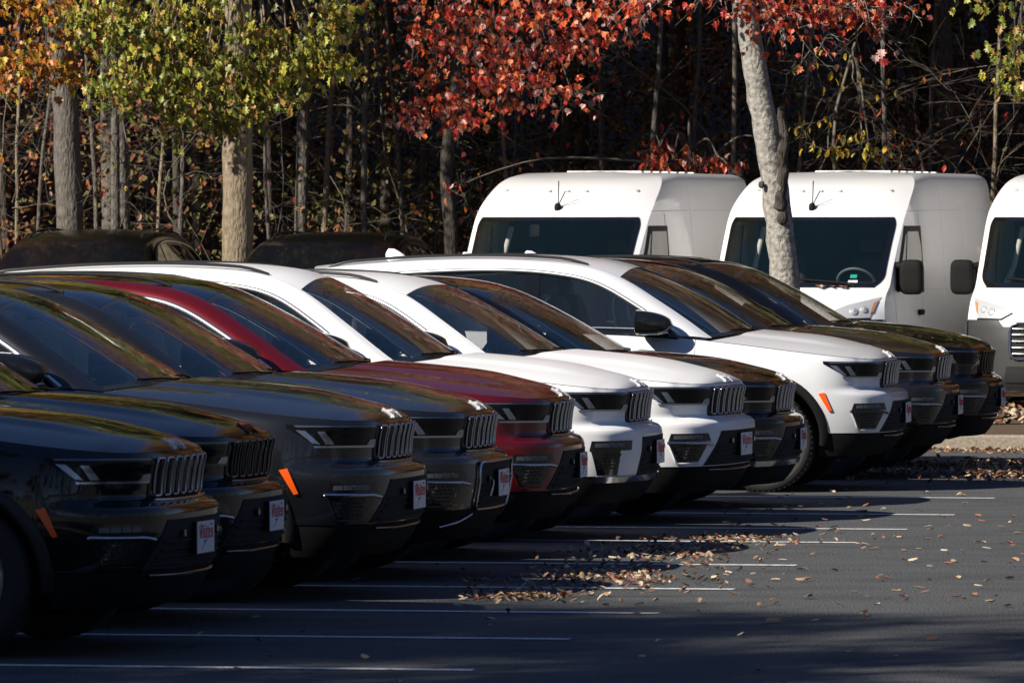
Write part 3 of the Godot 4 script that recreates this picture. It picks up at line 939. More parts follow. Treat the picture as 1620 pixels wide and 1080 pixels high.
const SILL := [Vector3(-1.74, 1.175, 0.888), Vector3(-2.08, 1.40, 0.802), Vector3(-2.39, 1.563, 0.733), Vector3(-2.71, 1.63, 0.69), Vector3(-3.15, 1.655, 0.67), Vector3(-3.7, 1.64, 0.66), Vector3(-4.15, 1.595, 0.67), Vector3(-4.45, 1.46, 0.72)]
const FRONT_AXLE := -0.985
const REAR_AXLE := -3.95
const TYRE := 0.388
const ARCH := 0.445

var plan_p := PackedVector2Array()
var plan_n := PackedVector2Array()
const PLAN_STEP := 0.01
var parts_of := {}           # variant -> list of [name, mesh, material key, parent index, label]


func make_plan() -> void:
	var dense := PackedVector2Array()
	for i in range(1, PLAN.size() - 2):
		for k in 40:
			dense.append(cat2(PLAN, i + k / 40.0))
	dense.append(PLAN[PLAN.size() - 2])
	var acc := 0.0
	var want := 0.0
	for i in dense.size() - 1:
		var l := dense[i].distance_to(dense[i + 1])
		while want <= acc + l:
			plan_p.append(dense[i].lerp(dense[i + 1], (want - acc) / l))
			want += PLAN_STEP
		acc += l
	for i in plan_p.size():
		var d := plan_p[mini(i + 1, plan_p.size() - 1)] - plan_p[maxi(i - 1, 0)]
		if i == 0:
			d = Vector2(0, 1)
		if i == plan_p.size() - 1:
			d = Vector2(0, -1)
		plan_n.append(Vector2(d.y, -d.x).normalized())


func t_end() -> float:
	return (plan_p.size() - 1) * PLAN_STEP


func tx(x: float) -> float:
	for i in range(1, plan_p.size()):
		if plan_p[i].x <= x:
			var a := plan_p[i - 1].x
			return (i - 1 + (a - x) / maxf(1e-6, a - plan_p[i].x)) * PLAN_STEP
	return t_end()


func plan_x(t: float) -> float:
	var k := clampf(absf(t) / PLAN_STEP, 0, plan_p.size() - 1.001)
	var i := int(k)
	return lerpf(plan_p[i].x, plan_p[i + 1].x, k - i)


func top(t: float) -> float:
	return curve(TOP, plan_x(t))


# the painted skin: t runs round the car from the middle of the nose, y is height
func skin(t: float, y: float, off := 0.0) -> Vector3:
	var k := clampf(absf(t) / PLAN_STEP, 0, plan_p.size() - 1.001)
	var i := int(k)
	var p := plan_p[i].lerp(plan_p[i + 1], k - i)
	var nn := plan_n[i].lerp(plan_n[i + 1], k - i).normalized()
	var wf := smoothstep(0.12, 0.75, nn.x)
	var wr := smoothstep(0.12, 0.75, -nn.x)
	var d := curve(FRONT_IN, y) * wf + curve(REAR_IN, y) * wr + curve(SIDE_IN, y) * (1.0 - wf - wr)
	var yt := curve(TOP, p.x)
	var q := clampf((y - yt) / 0.055 + 1.0, 0.0, 1.3)
	d += 0.02 * q * q * (1.0 - wf)
	for ax in [FRONT_AXLE, REAR_AXLE]:
		d -= 0.016 * exp(-pow((p.x - ax) / 0.5, 2)) * smoothstep(0.35, 0.6, y) * smoothstep(1.08, 0.86, y) * (1.0 - wf - wr)
	# a crease along the doors
	d += 0.010 * exp(-pow((y - 0.62) / 0.09, 2)) * smoothstep(-1.5, -1.9, p.x) * smoothstep(-3.6, -3.2, p.x)
	var s := p - nn * (d - off)
	return Vector3(s.x, y, s.y * (1.0 if t >= 0.0 else -1.0))


func skin_n(t: float, y: float) -> Vector3:
	var a := skin(t + 0.006, y) - skin(t - 0.006, y)
	var b := skin(t, y + 0.004) - skin(t, y - 0.004)
	var q := b.cross(a).normalized()
	var c := skin(t, y)
	return q if q.dot(Vector3(c.x + 2.45, 0, c.z)) > 0.0 else -q


# a patch of the skin between two height functions
func patch(mb: MB, ts: PackedFloat32Array, lo: Callable, hi: Callable, ny: int, off := 0.0, deep := 0.0) -> void:
	var p := PackedVector3Array()
	var nr := PackedVector3Array()
	for j in ny:
		for t in ts:
			var y := lerpf(lo.call(t), hi.call(t), float(j) / (ny - 1))
			p.append(skin(t, y, off))
			nr.append(skin_n(t, y))
	var k := mb.v.size()
	mb.grid(p, ts.size(), ny, Vector3(-2.4, 0.7, 0), nr)
	if deep > 0.0:
		mb.rim(k, ts.size(), ny, deep, p[p.size() / 2 + ts.size() / 2] - nr[nr.size() / 2 + ts.size() / 2] * 0.05)


# a four-cornered patch: corners are (t, y)
func quad_patch(mb: MB, a: Vector2, b: Vector2, c: Vector2, d: Vector2, off := 0.004, deep := 0.02, nu := 8, nv := 4) -> void:
	var p := PackedVector3Array()
	var nr := PackedVector3Array()
	var mid := skin((a.x + c.x) / 2, (a.y + c.y) / 2, off - deep * 0.5)
	for j in nv:
		for i in nu:
			var u := float(i) / (nu - 1)
			var w := float(j) / (nv - 1)
			var q := a.lerp(b, u).lerp(d.lerp(c, u), w)
			p.append(skin(q.x, q.y, off))
			nr.append(skin_n(q.x, q.y))
	var k := mb.v.size()
	mb.grid(p, nu, nv, mid, nr)
	if deep > 0.0:
		mb.rim(k, nu, nv, deep, mid)


# a closed or open tube laid on the skin through (t, y) points
func skin_tube(mb: MB, pts: Array, r: float, off: float, closed := false, sides := 6, fine := 0.05) -> void:
	var path := PackedVector3Array()
	var m := pts.size()
	for i in (m if closed else m - 1):
		var a: Vector2 = pts[i]
		var b: Vector2 = pts[(i + 1) % m]
		var k := maxi(1, int(ceil(a.distance_to(b) / fine)))
		for s in k:
			var q := a.lerp(b, float(s) / k)
			path.append(skin(q.x, q.y, off))
	if not closed:
		path.append(skin(pts[-1].x, pts[-1].y, off))
	mb.tube(path, r, sides, closed)


func span(a: float, b: float, n: int) -> PackedFloat32Array:
	var r := PackedFloat32Array()
	for i in n:
		r.append(lerpf(a, b, float(i) / (n - 1)))
	return r


func round_rect(t0: float, t1: float, y0: float, y1: float, r: float) -> Array:
	var o := []
	for c in [[t1 - r, y1 - r, 0.0], [t0 + r, y1 - r, PI / 2], [t0 + r, y0 + r, PI], [t1 - r, y0 + r, PI * 1.5]]:
		for k in 4:
			var g: float = c[2] + PI / 2 * k / 3.0
			o.append(Vector2(c[0] + cos(g) * r, c[1] + sin(g) * r))
	return o


func arch_low(x: float, base: float) -> float:
	var y := base
	for ax in [FRONT_AXLE, REAR_AXLE]:
		var d: float = absf(x - ax)
		if d < ARCH:
			y = maxf(y, TYRE + sqrt(ARCH * ARCH - d * d))
	return y


var roof_up := 0.0           # and how much higher its roof is
var cab := 0.0               # how far this kind's windshield stands forward


func bend(p: Vector3) -> Vector3:
	return p + Vector3(cab * clampf((p.x + 3.2) / 1.5, 0.0, 1.0), roof_up * clampf((p.y - 1.2) / 0.5, 0.0, 1.0), 0)


func sill_curve(u: float) -> Vector3:
	return bend(cat3(SILL, u))


# the upper shell between the roof rails: u along, w across
func shell(u: float, w: float, lift := 0.0) -> Vector3:
	var s := bend(cat3(RAIL, u))
	var c := bend(cat3(MID, u))
	var f := 1.0 - pow(absf(w), 2.7)
	return Vector3(lerpf(s.x, c.x, 1.0 - pow(absf(w), 2.7)), lerpf(s.y, c.y, f) + lift, s.z * w)


func shell_patch(mb: MB, u0: float, u1: float, w0: float, w1: float, nu: int, nw: int, lift := 0.0) -> void:
	var p := PackedVector3Array()
	for j in nw:
		for i in nu:
			p.append(shell(lerpf(u0, u1, float(i) / (nu - 1)), lerpf(w0, w1, float(j) / (nw - 1)), lift))
	mb.grid(p, nu, nw, Vector3(-2.9, 0.6, 0))


func mirrored(p: Vector3, s: float) -> Vector3:
	return Vector3(p.x, p.y, p.z * s)


func window_bottom(x: float) -> Vector3:
	var t := tx(x)
	return skin(t, top(t) - 0.004, -0.008)


func sill_at(x: float) -> float:
	var u := 0.0
	while u < 7.0 and sill_curve( u).x > x:
		u += 0.02
	return u


func car_parts(kind: String) -> Array:
	cab = {"clad": 0.10, "std": -0.07, "framed": -0.10, "long": -0.09}.get(kind, 0.0)
	roof_up = {"clad": 0.03, "long": 0.05}.get(kind, 0.0)
	var list := []
	var add := func(called: String, mb: MB, key: String, parent := -1, label := "") -> int:
		list.append([called, mb.commit(), key, parent, label])
		return list.size() - 1
	var ctr := Vector3(-2.4, 0.7, 0)
	var tb := tx(-0.50)
	var mb: MB
	# --- front bumper, nose, lower valance
	mb = MB.new()
	patch(mb, span(-tb, tb, 71), func(_t): return 0.43, func(_t): return 0.7445, 14)
	add.call("front_bumper", mb, "paint")
	mb = MB.new()
	patch(mb, span(-tb, tb, 71), func(_t): return 0.745, func(t): return top(t), 16)
	add.call("nose_panel", mb, "paint")
	mb = MB.new()
	patch(mb, span(-tb, tb, 61), func(_t): return 0.25, func(_t): return 0.427, 6, -0.004)
	add.call("lower_valance", mb, "black_plastic")
	for s in [1.0, -1.0]:
		# --- side panels
		for d in [["front_fender", -0.50, -1.62 + cab, 46], ["front_door", -1.624 + cab, -2.80, 26], ["rear_door", -2.804, -3.72, 34], ["quarter_panel", -3.724, -4.50, 30]]:
			mb = MB.new()
			var ts := PackedFloat32Array()
			for k in d[3]:
				ts.append(s * tx(lerpf(d[1], d[2], float(k) / (d[3] - 1))))
			patch(mb, ts, func(t): return arch_low(plan_x(t), 0.42), func(t): return top(t), 16)
			var at: int = add.call(d[0], mb, "paint")
			if d[0].ends_with("door"):
				mb = MB.new()
				var hx: float = d[2] + 0.2
				var hp := PackedVector3Array()
				for k in 7:
					hp.append(skin(s * tx(hx + 0.11 - k * 0.037), 0.985, 0.032 if k > 0 and k < 6 else 0.0))
				mb.tube(hp, 0.013, 8)
				add.call("handle", mb, "paint", at)
		mb = MB.new()
		patch(mb, span(s * tx(-1.44), s * tx(-3.5), 24), func(_t): return 0.26, func(_t): return 0.416, 5, -0.002)
		add.call("sill", mb, "black_plastic")
		# --- wheel arches
		for ax in [FRONT_AXLE, REAR_AXLE]:
			mb = MB.new()
			var p := PackedVector3Array()
			for j in 5:
				for i in 33:
					var g := lerpf(-0.12, PI + 0.12, i / 32.0)
					var r: float = [ARCH - 0.004, ARCH - 0.004, ARCH + 0.02, ARCH + 0.058, ARCH + 0.066][j]
					var o: float = [-0.12, 0.008, 0.017, 0.014, -0.004][j]
					p.append(skin(s * tx(ax + cos(g) * r), maxf(0.25, TYRE + sin(g) * r), o))
			mb.grid(p, 33, 5, Vector3(ax, TYRE, s * 0.5))
			add.call("wheel_arch", mb, "black_plastic" if kind == "clad" or kind == "mesh" else "dark_plastic")
			mb = MB.new()
			p = PackedVector3Array()
			for j in 2:
				for i in 25:
					var g := lerpf(-0.3, PI + 0.3, i / 24.0)
					p.append(Vector3(ax + cos(g) * ARCH, TYRE + sin(g) * ARCH, s * (0.86 if j == 0 else 0.5)))
			mb.grid(p, 25, 2, Vector3(ax, 3.0, s * 0.7))
			var q := PackedVector3Array()
			for i in 25:
				var g := lerpf(-0.3, PI + 0.3, i / 24.0)
				q.append(Vector3(ax + cos(g) * ARCH, TYRE + sin(g) * ARCH, s * 0.5))
			for i in 24:
				mb.ft(q[i], q[i + 1], Vector3(ax, TYRE, s * 0.5), Vector3(ax, TYRE, s * -5.0))
			add.call("wheel_well", mb, "black")
			# --- wheels
			var c := Vector3(ax, TYRE, s * 0.825)
			var B := Basis(Vector3(1, 0, 0), Vector3(0, 1, 0), Vector3(0, 0, 1)) if s > 0 else Basis(Vector3(-1, 0, 0), Vector3(0, 1, 0), Vector3(0, 0, -1))
			mb = MB.new()
			mb.lathe(c, PackedVector2Array([Vector2(0.262, -0.11), Vector2(0.30, -0.125), Vector2(0.35, -0.13), Vector2(0.375, -0.118), Vector2(0.386, -0.095), Vector2(0.388, -0.03), Vector2(0.383, -0.026), Vector2(0.383, -0.018), Vector2(0.388, -0.014), Vector2(0.388, 0.03), Vector2(0.383, 0.034), Vector2(0.383, 0.042), Vector2(0.388, 0.046), Vector2(0.386, 0.095), Vector2(0.375, 0.118), Vector2(0.35, 0.13), Vector2(0.34, 0.1305), Vector2(0.338, 0.133), Vector2(0.33, 0.133), Vector2(0.328, 0.131), Vector2(0.30, 0.128), Vector2(0.262, 0.112)]), B, 48)
			for k in 56:
				var g := TAU * k / 56
				mb.box(c + B * Vector3(cos(g) * 0.379, sin(g) * 0.379, 0.098), Vector3(0.009, 0.0045, 0.016), 0.002, B * Basis(Vector3.BACK, g))
			var wheel: int = add.call("wheel", mb, "tyre")
			mb = MB.new()
			mb.lathe(c, PackedVector2Array([Vector2(0.262, 0.112), Vector2(0.268, 0.118), Vector2(0.262, 0.12), Vector2(0.25, 0.10), Vector2(0.24, 0.04), Vector2(0.238, -0.1)]), B, 48, c + B * Vector3(0, 0, 0.1))
			mb.lathe(c, PackedVector2Array([Vector2(0.24, 0.0), Vector2(0.0, 0.0)]), B, 32, c - B * Vector3(0, 0, 1))
			add.call("rim", mb, "rim", wheel)
			for k in 5:
				for e in [-1, 1]:
					mb = MB.new()
					var g := TAU * k / 5.0 + 0.3
					var a := Vector2(cos(g), sin(g))
					var o := Vector2(-a.y, a.x)
					mb.prism(c, PackedVector2Array([a * 0.05 + o * 0.008 * e, a * 0.05 + o * 0.038 * e, a * 0.255 + o * 0.082 * e, a * 0.262 + o * 0.04 * e]), 0.075, 0.108, B)
					add.call("spoke", mb, "rim", wheel)
			mb = MB.new()
			mb.lathe(c, PackedVector2Array([Vector2(0.07, 0.07), Vector2(0.066, 0.115), Vector2(0.03, 0.122), Vector2(0.0, 0.122)]), B, 20)
			add.call("hub_cap", mb, "black", wheel)
		# --- roof frame and pillars
		mb = MB.new()
		var p2 := PackedVector3Array()
		for j in 7:
			for i in 57:
				var u := 7.0 * i / 56.0
				var r := shell(u, 1.0)
				var w := sill_curve( u)
				var o := (w - r)
				var q3: Vector3
				if j < 2:
					q3 = shell(u, lerpf(0.955, 1.0, j / 2.0))
				else:
					var f := (j - 2) / 4.0
					q3 = r + o * f + Vector3(0, 0.35, 1).normalized() * 0.022 * sin(PI * minf(1.0, f * 0.9 + 0.1))
				p2.append(mirrored(q3, s))
		mb.grid(p2, 57, 7, Vector3(-2.9, 1.0, 0))
		add.call("roof_frame", mb, "paint")
		# --- chrome line over the windows
		mb = MB.new()
		var path := PackedVector3Array()
		for i in 60:
			var q4 := sill_curve( 0.03 + 6.95 * i / 59.0)
			path.append(mirrored(q4 + Vector3(0, 0.002, 0.012), s))
		mb.tube(path, 0.017, 8)
		add.call("window_trim", mb, "window_trim")
		# belt strip
		mb = MB.new()
		skin_tube(mb, range(0, 15).map(func(k): var t = tx(lerpf(-1.76 + cab, -4.45, k / 14.0)); return Vector2(s * t, top(t) - 0.004)), 0.008, 0.002)
		add.call("belt_trim", mb, "window_trim" if kind != "clad" else "black_gloss")
		# --- side glass and pillars
		for d in [["side_window", -1.77 + cab, -2.78, "side_glass"], ["door_pillar", -2.776, -2.895, "black_gloss"], ["side_window", -2.891, -3.70, "dark_glass"], ["door_pillar", -3.697, -3.80, "black_gloss"], ["side_window", -3.797, -4.42, "dark_glass"]]:
			mb = MB.new()
			var pp := PackedVector3Array()
			var cols := 16
			var out: float = 0.006 if d[0] == "door_pillar" else 0.0
			for j in 4:
				for i in cols:
					var x := lerpf(d[1], d[2], float(i) / (cols - 1))
					var a := sill_curve( sill_at(x))
					var b := window_bottom(x)
					pp.append(mirrored(b.lerp(a, j / 3.0) + Vector3(0, 0, out), s))
			mb.grid(pp, cols, 4, ctr)
			add.call(d[0], mb, d[3])
		# rear pillar
		mb = MB.new()
		var pr := PackedVector3Array()
		for j in 5:
			for i in 9:
				var a := sill_curve( 7.0).lerp(window_bottom(-4.45), i / 8.0)
				var tt := tx(-4.80)
				var b := shell(7.0, 1.0).lerp(skin(tt, top(tt)), i / 8.0)
				pr.append(mirrored(a.lerp(b, j / 4.0) + Vector3(-0.02, 0, 0.03) * sin(PI * j / 4.0), s))
		mb.grid(pr, 9, 5, ctr)
		add.call("rear_pillar", mb, "paint")
		# --- roof rail
		mb = MB.new()
		path = PackedVector3Array()
		for i in 24:
			var f := i / 23.0
			var q5 := shell(lerpf(2.75, 6.5, f), 0.9)
			path.append(mirrored(q5 + Vector3(0, 0.004 + 0.022 * minf(1.0, minf(f, 1.0 - f) * 9.0), 0), s))
		mb.tube(path, 0.011, 8)
		add.call("roof_rail", mb, "roof_rail")
		# --- door mirror
		mb = MB.new()
		var mc := Vector3(-1.94 + cab, 1.285, s * 1.035)
		var mp := PackedVector3Array()
		for j in 13:
			var f := j / 12.0                       # from the glass (rear) to the nose of the shell
			var sc := sqrt(maxf(0.0, 1.0 - pow(f, 2.6)))
			for i in 24:
				var g := TAU * i / 24
				var cy := signf(sin(g)) * pow(absf(sin(g)), 0.55)
				var cz := signf(cos(g)) * pow(absf(cos(g)), 0.55)
				mp.append(mc + Vector3(-0.12 + 0.28 * f, 0.096 * cy * sc - 0.02 * f, 0.125 * cz * (0.35 + 0.65 * sc)))
		mb.grid(mp, 24, 13, mc, PackedVector3Array(), true)
		var mir: int = add.call("mirror", mb, "black_gloss")
		mb = MB.new()
		mb.box(mc + Vector3(-0.119, 0, 0), Vector3(0.004, 0.075, 0.11), 0.003)
		add.call("mirror_glass", mb, "chrome", mir)
		mb = MB.new()
		mb.tube(PackedVector3Array([mc + Vector3(-0.09, -0.088, s * 0.10), mc + Vector3(0.05, -0.087, s * 0.085), mc + Vector3(0.09, -0.083, 0), mc + Vector3(0.11, -0.082, s * -0.1)]), 0.008, 6)
		add.call("mirror_trim", mb, "chrome", mir)
		mb = MB.new()
		mb.prism(Vector3(cab, 0, s * 0.86), PackedVector2Array([Vector2(-1.82, 1.18), Vector2(-2.0, 1.18), Vector2(-1.99, 1.23), Vector2(-1.88, 1.245)]), 0.0 if s > 0 else -0.14, 0.14 if s > 0 else 0.0)
		add.call("mirror_arm", mb, "black_gloss", mir)
		# --- headlight
		mb = MB.new()
		quad_patch(mb, Vector2(s * 0.475, 0.862), Vector2(s * 1.03, 0.868), Vector2(s * 1.03, 0.982), Vector2(s * 0.475, 0.974), 0.003, 0.015, 14, 5)
		quad_patch(mb, Vector2(s * 1.03, 0.868), Vector2(s * 1.205, 0.964), Vector2(s * 1.21, 0.986), Vector2(s * 1.03, 0.982), 0.003, 0.015, 6, 5)
		var hl: int = add.call("headlight", mb, "lamp_black")
		for b in [[1.10, 0.950, 1.155, 0.955, 1.06, 0.882, 1.01, 0.873], [0.985, 0.945, 1.03, 0.945, 0.975, 0.873, 0.915, 0.873]]:
			mb = MB.new()
			quad_patch(mb, Vector2(s * b[0], b[1]), Vector2(s * b[2], b[3]), Vector2(s * b[4], b[5]), Vector2(s * b[6], b[7]), 0.006, 0.003, 3, 6)
			add.call("running_light", mb, "lamp_silver", hl)
		mb = MB.new()
		quad_patch(mb, Vector2(s * 0.50, 0.963), Vector2(s * 1.15, 0.970), Vector2(s * 1.17, 0.981), Vector2(s * 0.50, 0.972), 0.006, 0.003, 12, 3)
		add.call("light_bar", mb, "lamp_grey", hl)
		mb = MB.new()
		quad_patch(mb, Vector2(s * 0.48, 0.849), Vector2(s * 1.05, 0.856), Vector2(s * 1.055, 0.866), Vector2(s * 0.48, 0.861), 0.007, 0.01, 14, 3)
		add.call("headlight_trim", mb, "trim" if kind != "black" else "black_gloss", hl)
		mb = MB.new()
		quad_patch(mb, Vector2(s * 0.48, 0.861), Vector2(s * 0.60, 0.861), Vector2(s * 0.56, 0.892), Vector2(s * 0.48, 0.895), 0.009, 0.01, 4, 3)
		add.call("turn_signal", mb, "lamp_silver", hl)
		# --- side marker
		mb = MB.new()
		quad_patch(mb, Vector2(s * 1.14, 0.605), Vector2(s * 1.165, 0.60), Vector2(s * 1.245, 0.735), Vector2(s * 1.20, 0.745), 0.014, 0.016, 3, 6)
		add.call("side_marker", mb, "amber")
		# --- fog lamps and outer intakes
		if kind == "long":
			mb = MB.new()
			quad_patch(mb, Vector2(s * 0.62, 0.598), Vector2(s * 0.985, 0.598), Vector2(s * 0.97, 0.662), Vector2(s * 0.61, 0.662), 0.004, 0.02, 8, 4)
			quad_patch(mb, Vector2(s * 0.74, 0.435), Vector2(s * 0.92, 0.435), Vector2(s * 0.975, 0.60), Vector2(s * 0.74, 0.60), 0.004, 0.02, 8, 5)
		else:
			mb = MB.new()
			quad_patch(mb, Vector2(s * 0.62, 0.605), Vector2(s * 0.985, 0.605), Vector2(s * 0.965, 0.66), Vector2(s * 0.65, 0.66), 0.004, 0.02, 8, 4)
			quad_patch(mb, Vector2(s * 0.73, 0.462), Vector2(s * 0.91, 0.462), Vector2(s * 0.975, 0.586), Vector2(s * 0.66, 0.586), 0.004, 0.02, 8, 5)
		var ik: int = add.call("side_intake", mb, "black_gloss")
		mb = MB.new()
		for k in 4:
			quad_patch(mb, Vector2(s * (0.71 + k * 0.06), 0.622), Vector2(s * (0.766 + k * 0.06), 0.622), Vector2(s * (0.762 + k * 0.06), 0.647), Vector2(s * (0.712 + k * 0.06), 0.647), 0.010, 0.008, 3, 3)
		add.call("fog_lamp", mb, "lamp_grey", ik)
		if kind != "long":
			mb = MB.new()
			skin_tube(mb, [Vector2(s * 0.60, 0.580), Vector2(s * 0.68, 0.592), Vector2(s * 0.99, 0.598), Vector2(s * 0.995, 0.592)], 0.010, 0.008, false, 6, 0.03)
			add.call("fog_lamp_trim", mb, "trim" if kind != "clad" else "black_gloss", ik)
			mb = MB.new()
			skin_tube(mb, [Vector2(s * 0.985, 0.59), Vector2(s * 0.92, 0.452), Vector2(s * 0.73, 0.452)], 0.005, 0.004, false, 5, 0.04)
			add.call("intake_edge", mb, "paint", ik)
		mb = MB.new()
		for r in 5:
			for k in 5:
				var yy := 0.475 + r * 0.022
				var tt2 := 0.75 + k * 0.036 + (0.018 if r % 2 else 0.0) - (r * 0.004)
				if tt2 < 0.91:
					quad_patch(mb, Vector2(s * tt2, yy), Vector2(s * (tt2 + 0.024), yy), Vector2(s * (tt2 + 0.026), yy + 0.014), Vector2(s * (tt2 - 0.002), yy + 0.014), 0.007, 0.0, 2, 2)
		add.call("intake_mesh", mb, "mesh_grey", ik)
	# --- hood
	var th := tx(-1.51 + cab)
	mb = MB.new()
	var hp2 := PackedVector3Array()
	var e0 := skin(0.0, top(0.0)).x
	for j in 41:
		for i in 49:
			var t := lerpf(0.03, th, i / 48.0)
			var w := lerpf(-1, 1, j / 40.0)
			hp2.append(hood_point(t, w, e0))
	mb.grid(hp2, 49, 41, Vector3(-0.8, 0, 0))
	var hood: int = add.call("hood", mb, "paint")
	mb = MB.new()
	for w in [-0.985, 0.985]:
		var sp := PackedVector3Array()
		for i in 40:
			sp.append(hood_point(lerpf(0.75, th, i / 39.0), w, e0) + Vector3(0, -0.004, 0.012 * signf(w)))
		mb.tube(sp, 0.003, 4)
	add.call("hood_gap", mb, "black", hood)
	# emblem lettering on the nose of the hood
	var tm := TextMesh.new()
	tm.text = "Jeep"
	tm.font = font("Droid Sans", 700)
	tm.font_size = 24
	tm.pixel_size = 0.0032
	tm.depth = 0.012
	tm.curve_step = 2.0
	list.append(["hood_emblem", tm, "emblem" if kind != "black" else "black_gloss", hood, ""])
	# --- cowl, windshield, roof
	mb = MB.new()
	var cp := PackedVector3Array()
	for j in 3:
		for i in 21:
			var w := lerpf(-1, 1, i / 20.0)
			var a := hood_point(th, w, e0) + Vector3(0.03, -0.012, 0)
			cp.append(a.lerp(shell(0.06, w) + Vector3(0, -0.012, 0), j / 2.0) - Vector3(0, 0.018 * sin(PI * j / 2.0), 0))
	mb.grid(cp, 21, 3, ctr)
	var cowl: int = add.call("cowl", mb, "black_plastic")
	for wz in [0.05, -0.62]:
		mb = MB.new()
		mb.tube(PackedVector3Array([shell(0.03, wz, 0.012), shell(0.10, wz + 0.3, 0.014), shell(0.13, wz + 0.62, 0.016)]), 0.006, 5)
		add.call("wiper", mb, "black_plastic", cowl)
	mb = MB.new()
	shell_patch(mb, 0.03, 1.96, -0.953, 0.953, 20, 25, 0.002)
	shell_patch(mb, 0.05, 1.94, -0.95, 0.95, 20, 25, -0.005)
	add.call("windshield", mb, "windshield")
	mb = MB.new()
	shell_patch(mb, 0.03, 0.16, -0.95, 0.95, 3, 21, -0.004)
	shell_patch(mb, 1.86, 1.97, -0.95, 0.95, 3, 21, -0.004)
	add.call("windshield_border", mb, "black")
	mb = MB.new()
	shell_patch(mb, 1.96, 7.0, -0.96, 0.96, 40, 25)
	var roof: int = add.call("roof", mb, "roof")
	mb = MB.new()
	var fc := shell(6.7 if kind == "long" else 5.55, 0.0)
	fc.y -= 0.012
	var fin := PackedVector3Array()
	for j in 7:
		var f := j / 6.0
		for i in 12:
			var g := TAU * i / 12
			fin.append(fc + Vector3(0.09 * cos(g) * (1.0 - 0.75 * f * f) - 0.05 * f, 0.088 * f, 0.032 * sin(g) * (1.0 - f * 0.92)))
	mb.grid(fin, 12, 7, fc, PackedVector3Array(), true)
	add.call("antenna", mb, "roof_fin", roof)
	# --- tail
	mb = MB.new()
	var tr := tx(-4.50)
	var te := t_end()
	var around := PackedFloat32Array()
	for i in 24:
		around.append(lerpf(tr, te - 0.011, i / 23.0))
	patch(mb, around, func(_t): return 0.42, func(t): return top(t), 12)
	var mir2 := PackedFloat32Array()
	for t in around:
		mir2.append(-t)
	patch(mb, mir2, func(_t): return 0.42, func(t): return top(t), 12)
	add.call("tailgate", mb, "paint")
	mb = MB.new()
	var rg := PackedVector3Array()
	var tt3 := tx(-4.80)
	for j in 4:
		for i in 15:
			var w := lerpf(-1, 1, i / 14.0)
			var b := skin(tt3, top(tt3))
			var low := Vector3(lerpf(b.x, -4.86, 1.0 - w * w), b.y, b.z * w)
			rg.append(shell(7.0, w).lerp(low, j / 3.0))
	mb.grid(rg, 15, 4, ctr)
	add.call("rear_window", mb, "dark_glass")
	for s in [1.0, -1.0]:
		mb = MB.new()
		patch(mb, span(s * tx(-4.52), s * tx(-4.83), 8), func(_t): return 0.93, func(_t): return 1.05, 3, 0.008, 0.01)
		add.call("tail_light", mb, "tail_red")
	# --- inside and underneath
	mb = MB.new()
	mb.box(Vector3(-2.5, 0.45, 0), Vector3(2.15, 0.23, 0.48), 0.03)
	mb.box(Vector3(-2.45, 0.5, 0), Vector3(0.99, 0.22, 0.80), 0.03)
	add.call("underbody", mb, "black")
	mb = MB.new()
	mb.box(Vector3(-3.0, 0.80, 0), Vector3(1.5, 0.12, 0.80), 0.03)
	add.call("cabin_floor", mb, "interior_dark")
	mb = MB.new()
	mb.box(Vector3(-1.48, 1.03, 0), Vector3(0.26, 0.10, 0.74), 0.05, Basis(Vector3.BACK, -0.12))
	add.call("dashboard", mb, "interior_dark")
	mb = MB.new()
	var wc := Vector3(-2.0, 1.10, -0.37)
	var wb := Basis(Vector3.BACK, -0.4)
	var wp := PackedVector3Array()
	for k in 24:
		wp.append(wc + wb * Vector3(0, sin(TAU * k / 24) * 0.18, cos(TAU * k / 24) * 0.18))
	mb.tube(wp, 0.015, 6, true)
	mb.box(wc, Vector3(0.02, 0.04, 0.17), 0.01, wb)
	add.call("steering_wheel", mb, "interior_dark")
	for z in [-0.38, 0.38]:
		mb = MB.new()
		mb.blob(Vector3(-2.66, 1.16, z), Vector3(0.09, 0.33, 0.25), 0.5, Basis(Vector3.BACK, 0.2))
		mb.blob(Vector3(-2.45, 0.93, z), Vector3(0.27, 0.09, 0.25), 0.5)
		var seat: int = add.call("seat", mb, "seat")
		mb = MB.new()
		mb.blob(Vector3(-2.76, 1.52, z), Vector3(0.055, 0.085, 0.13), 0.6)
		add.call("headrest", mb, "seat", seat)
	mb = MB.new()
	mb.blob(Vector3(-3.72, 1.15, 0), Vector3(0.10, 0.30, 0.66), 0.4, Basis(Vector3.BACK, 0.25))
	mb.blob(Vector3(-3.42, 0.93, 0), Vector3(0.28, 0.09, 0.66), 0.4)
	var bench: int = add.call("rear_seat", mb, "seat")
	for z in [-0.42, 0.42]:
		mb = MB.new()
		mb.blob(Vector3(-3.80, 1.50, z), Vector3(0.05, 0.075, 0.12), 0.6)
		add.call("headrest", mb, "seat", bench)
	mb = MB.new()
	mb.box(shell(1.72, 0.0) + Vector3(-0.07, -0.06, 0), Vector3(0.02, 0.03, 0.12), 0.012)
	mb.box(shell(1.72, 0.0) + Vector3(-0.04, -0.03, 0), Vector3(0.06, 0.02, 0.05), 0.012)
	add.call("rear_view_mirror", mb, "black")
	# --- grille
	mb = MB.new()
	quad_patch(mb, Vector2(-0.485, 0.775), Vector2(0.485, 0.775), Vector2(0.485, 0.978), Vector2(-0.485, 0.978), 0.003, 0.012, 24, 6)
	var grille: int = add.call("grille", mb, "grille_back")
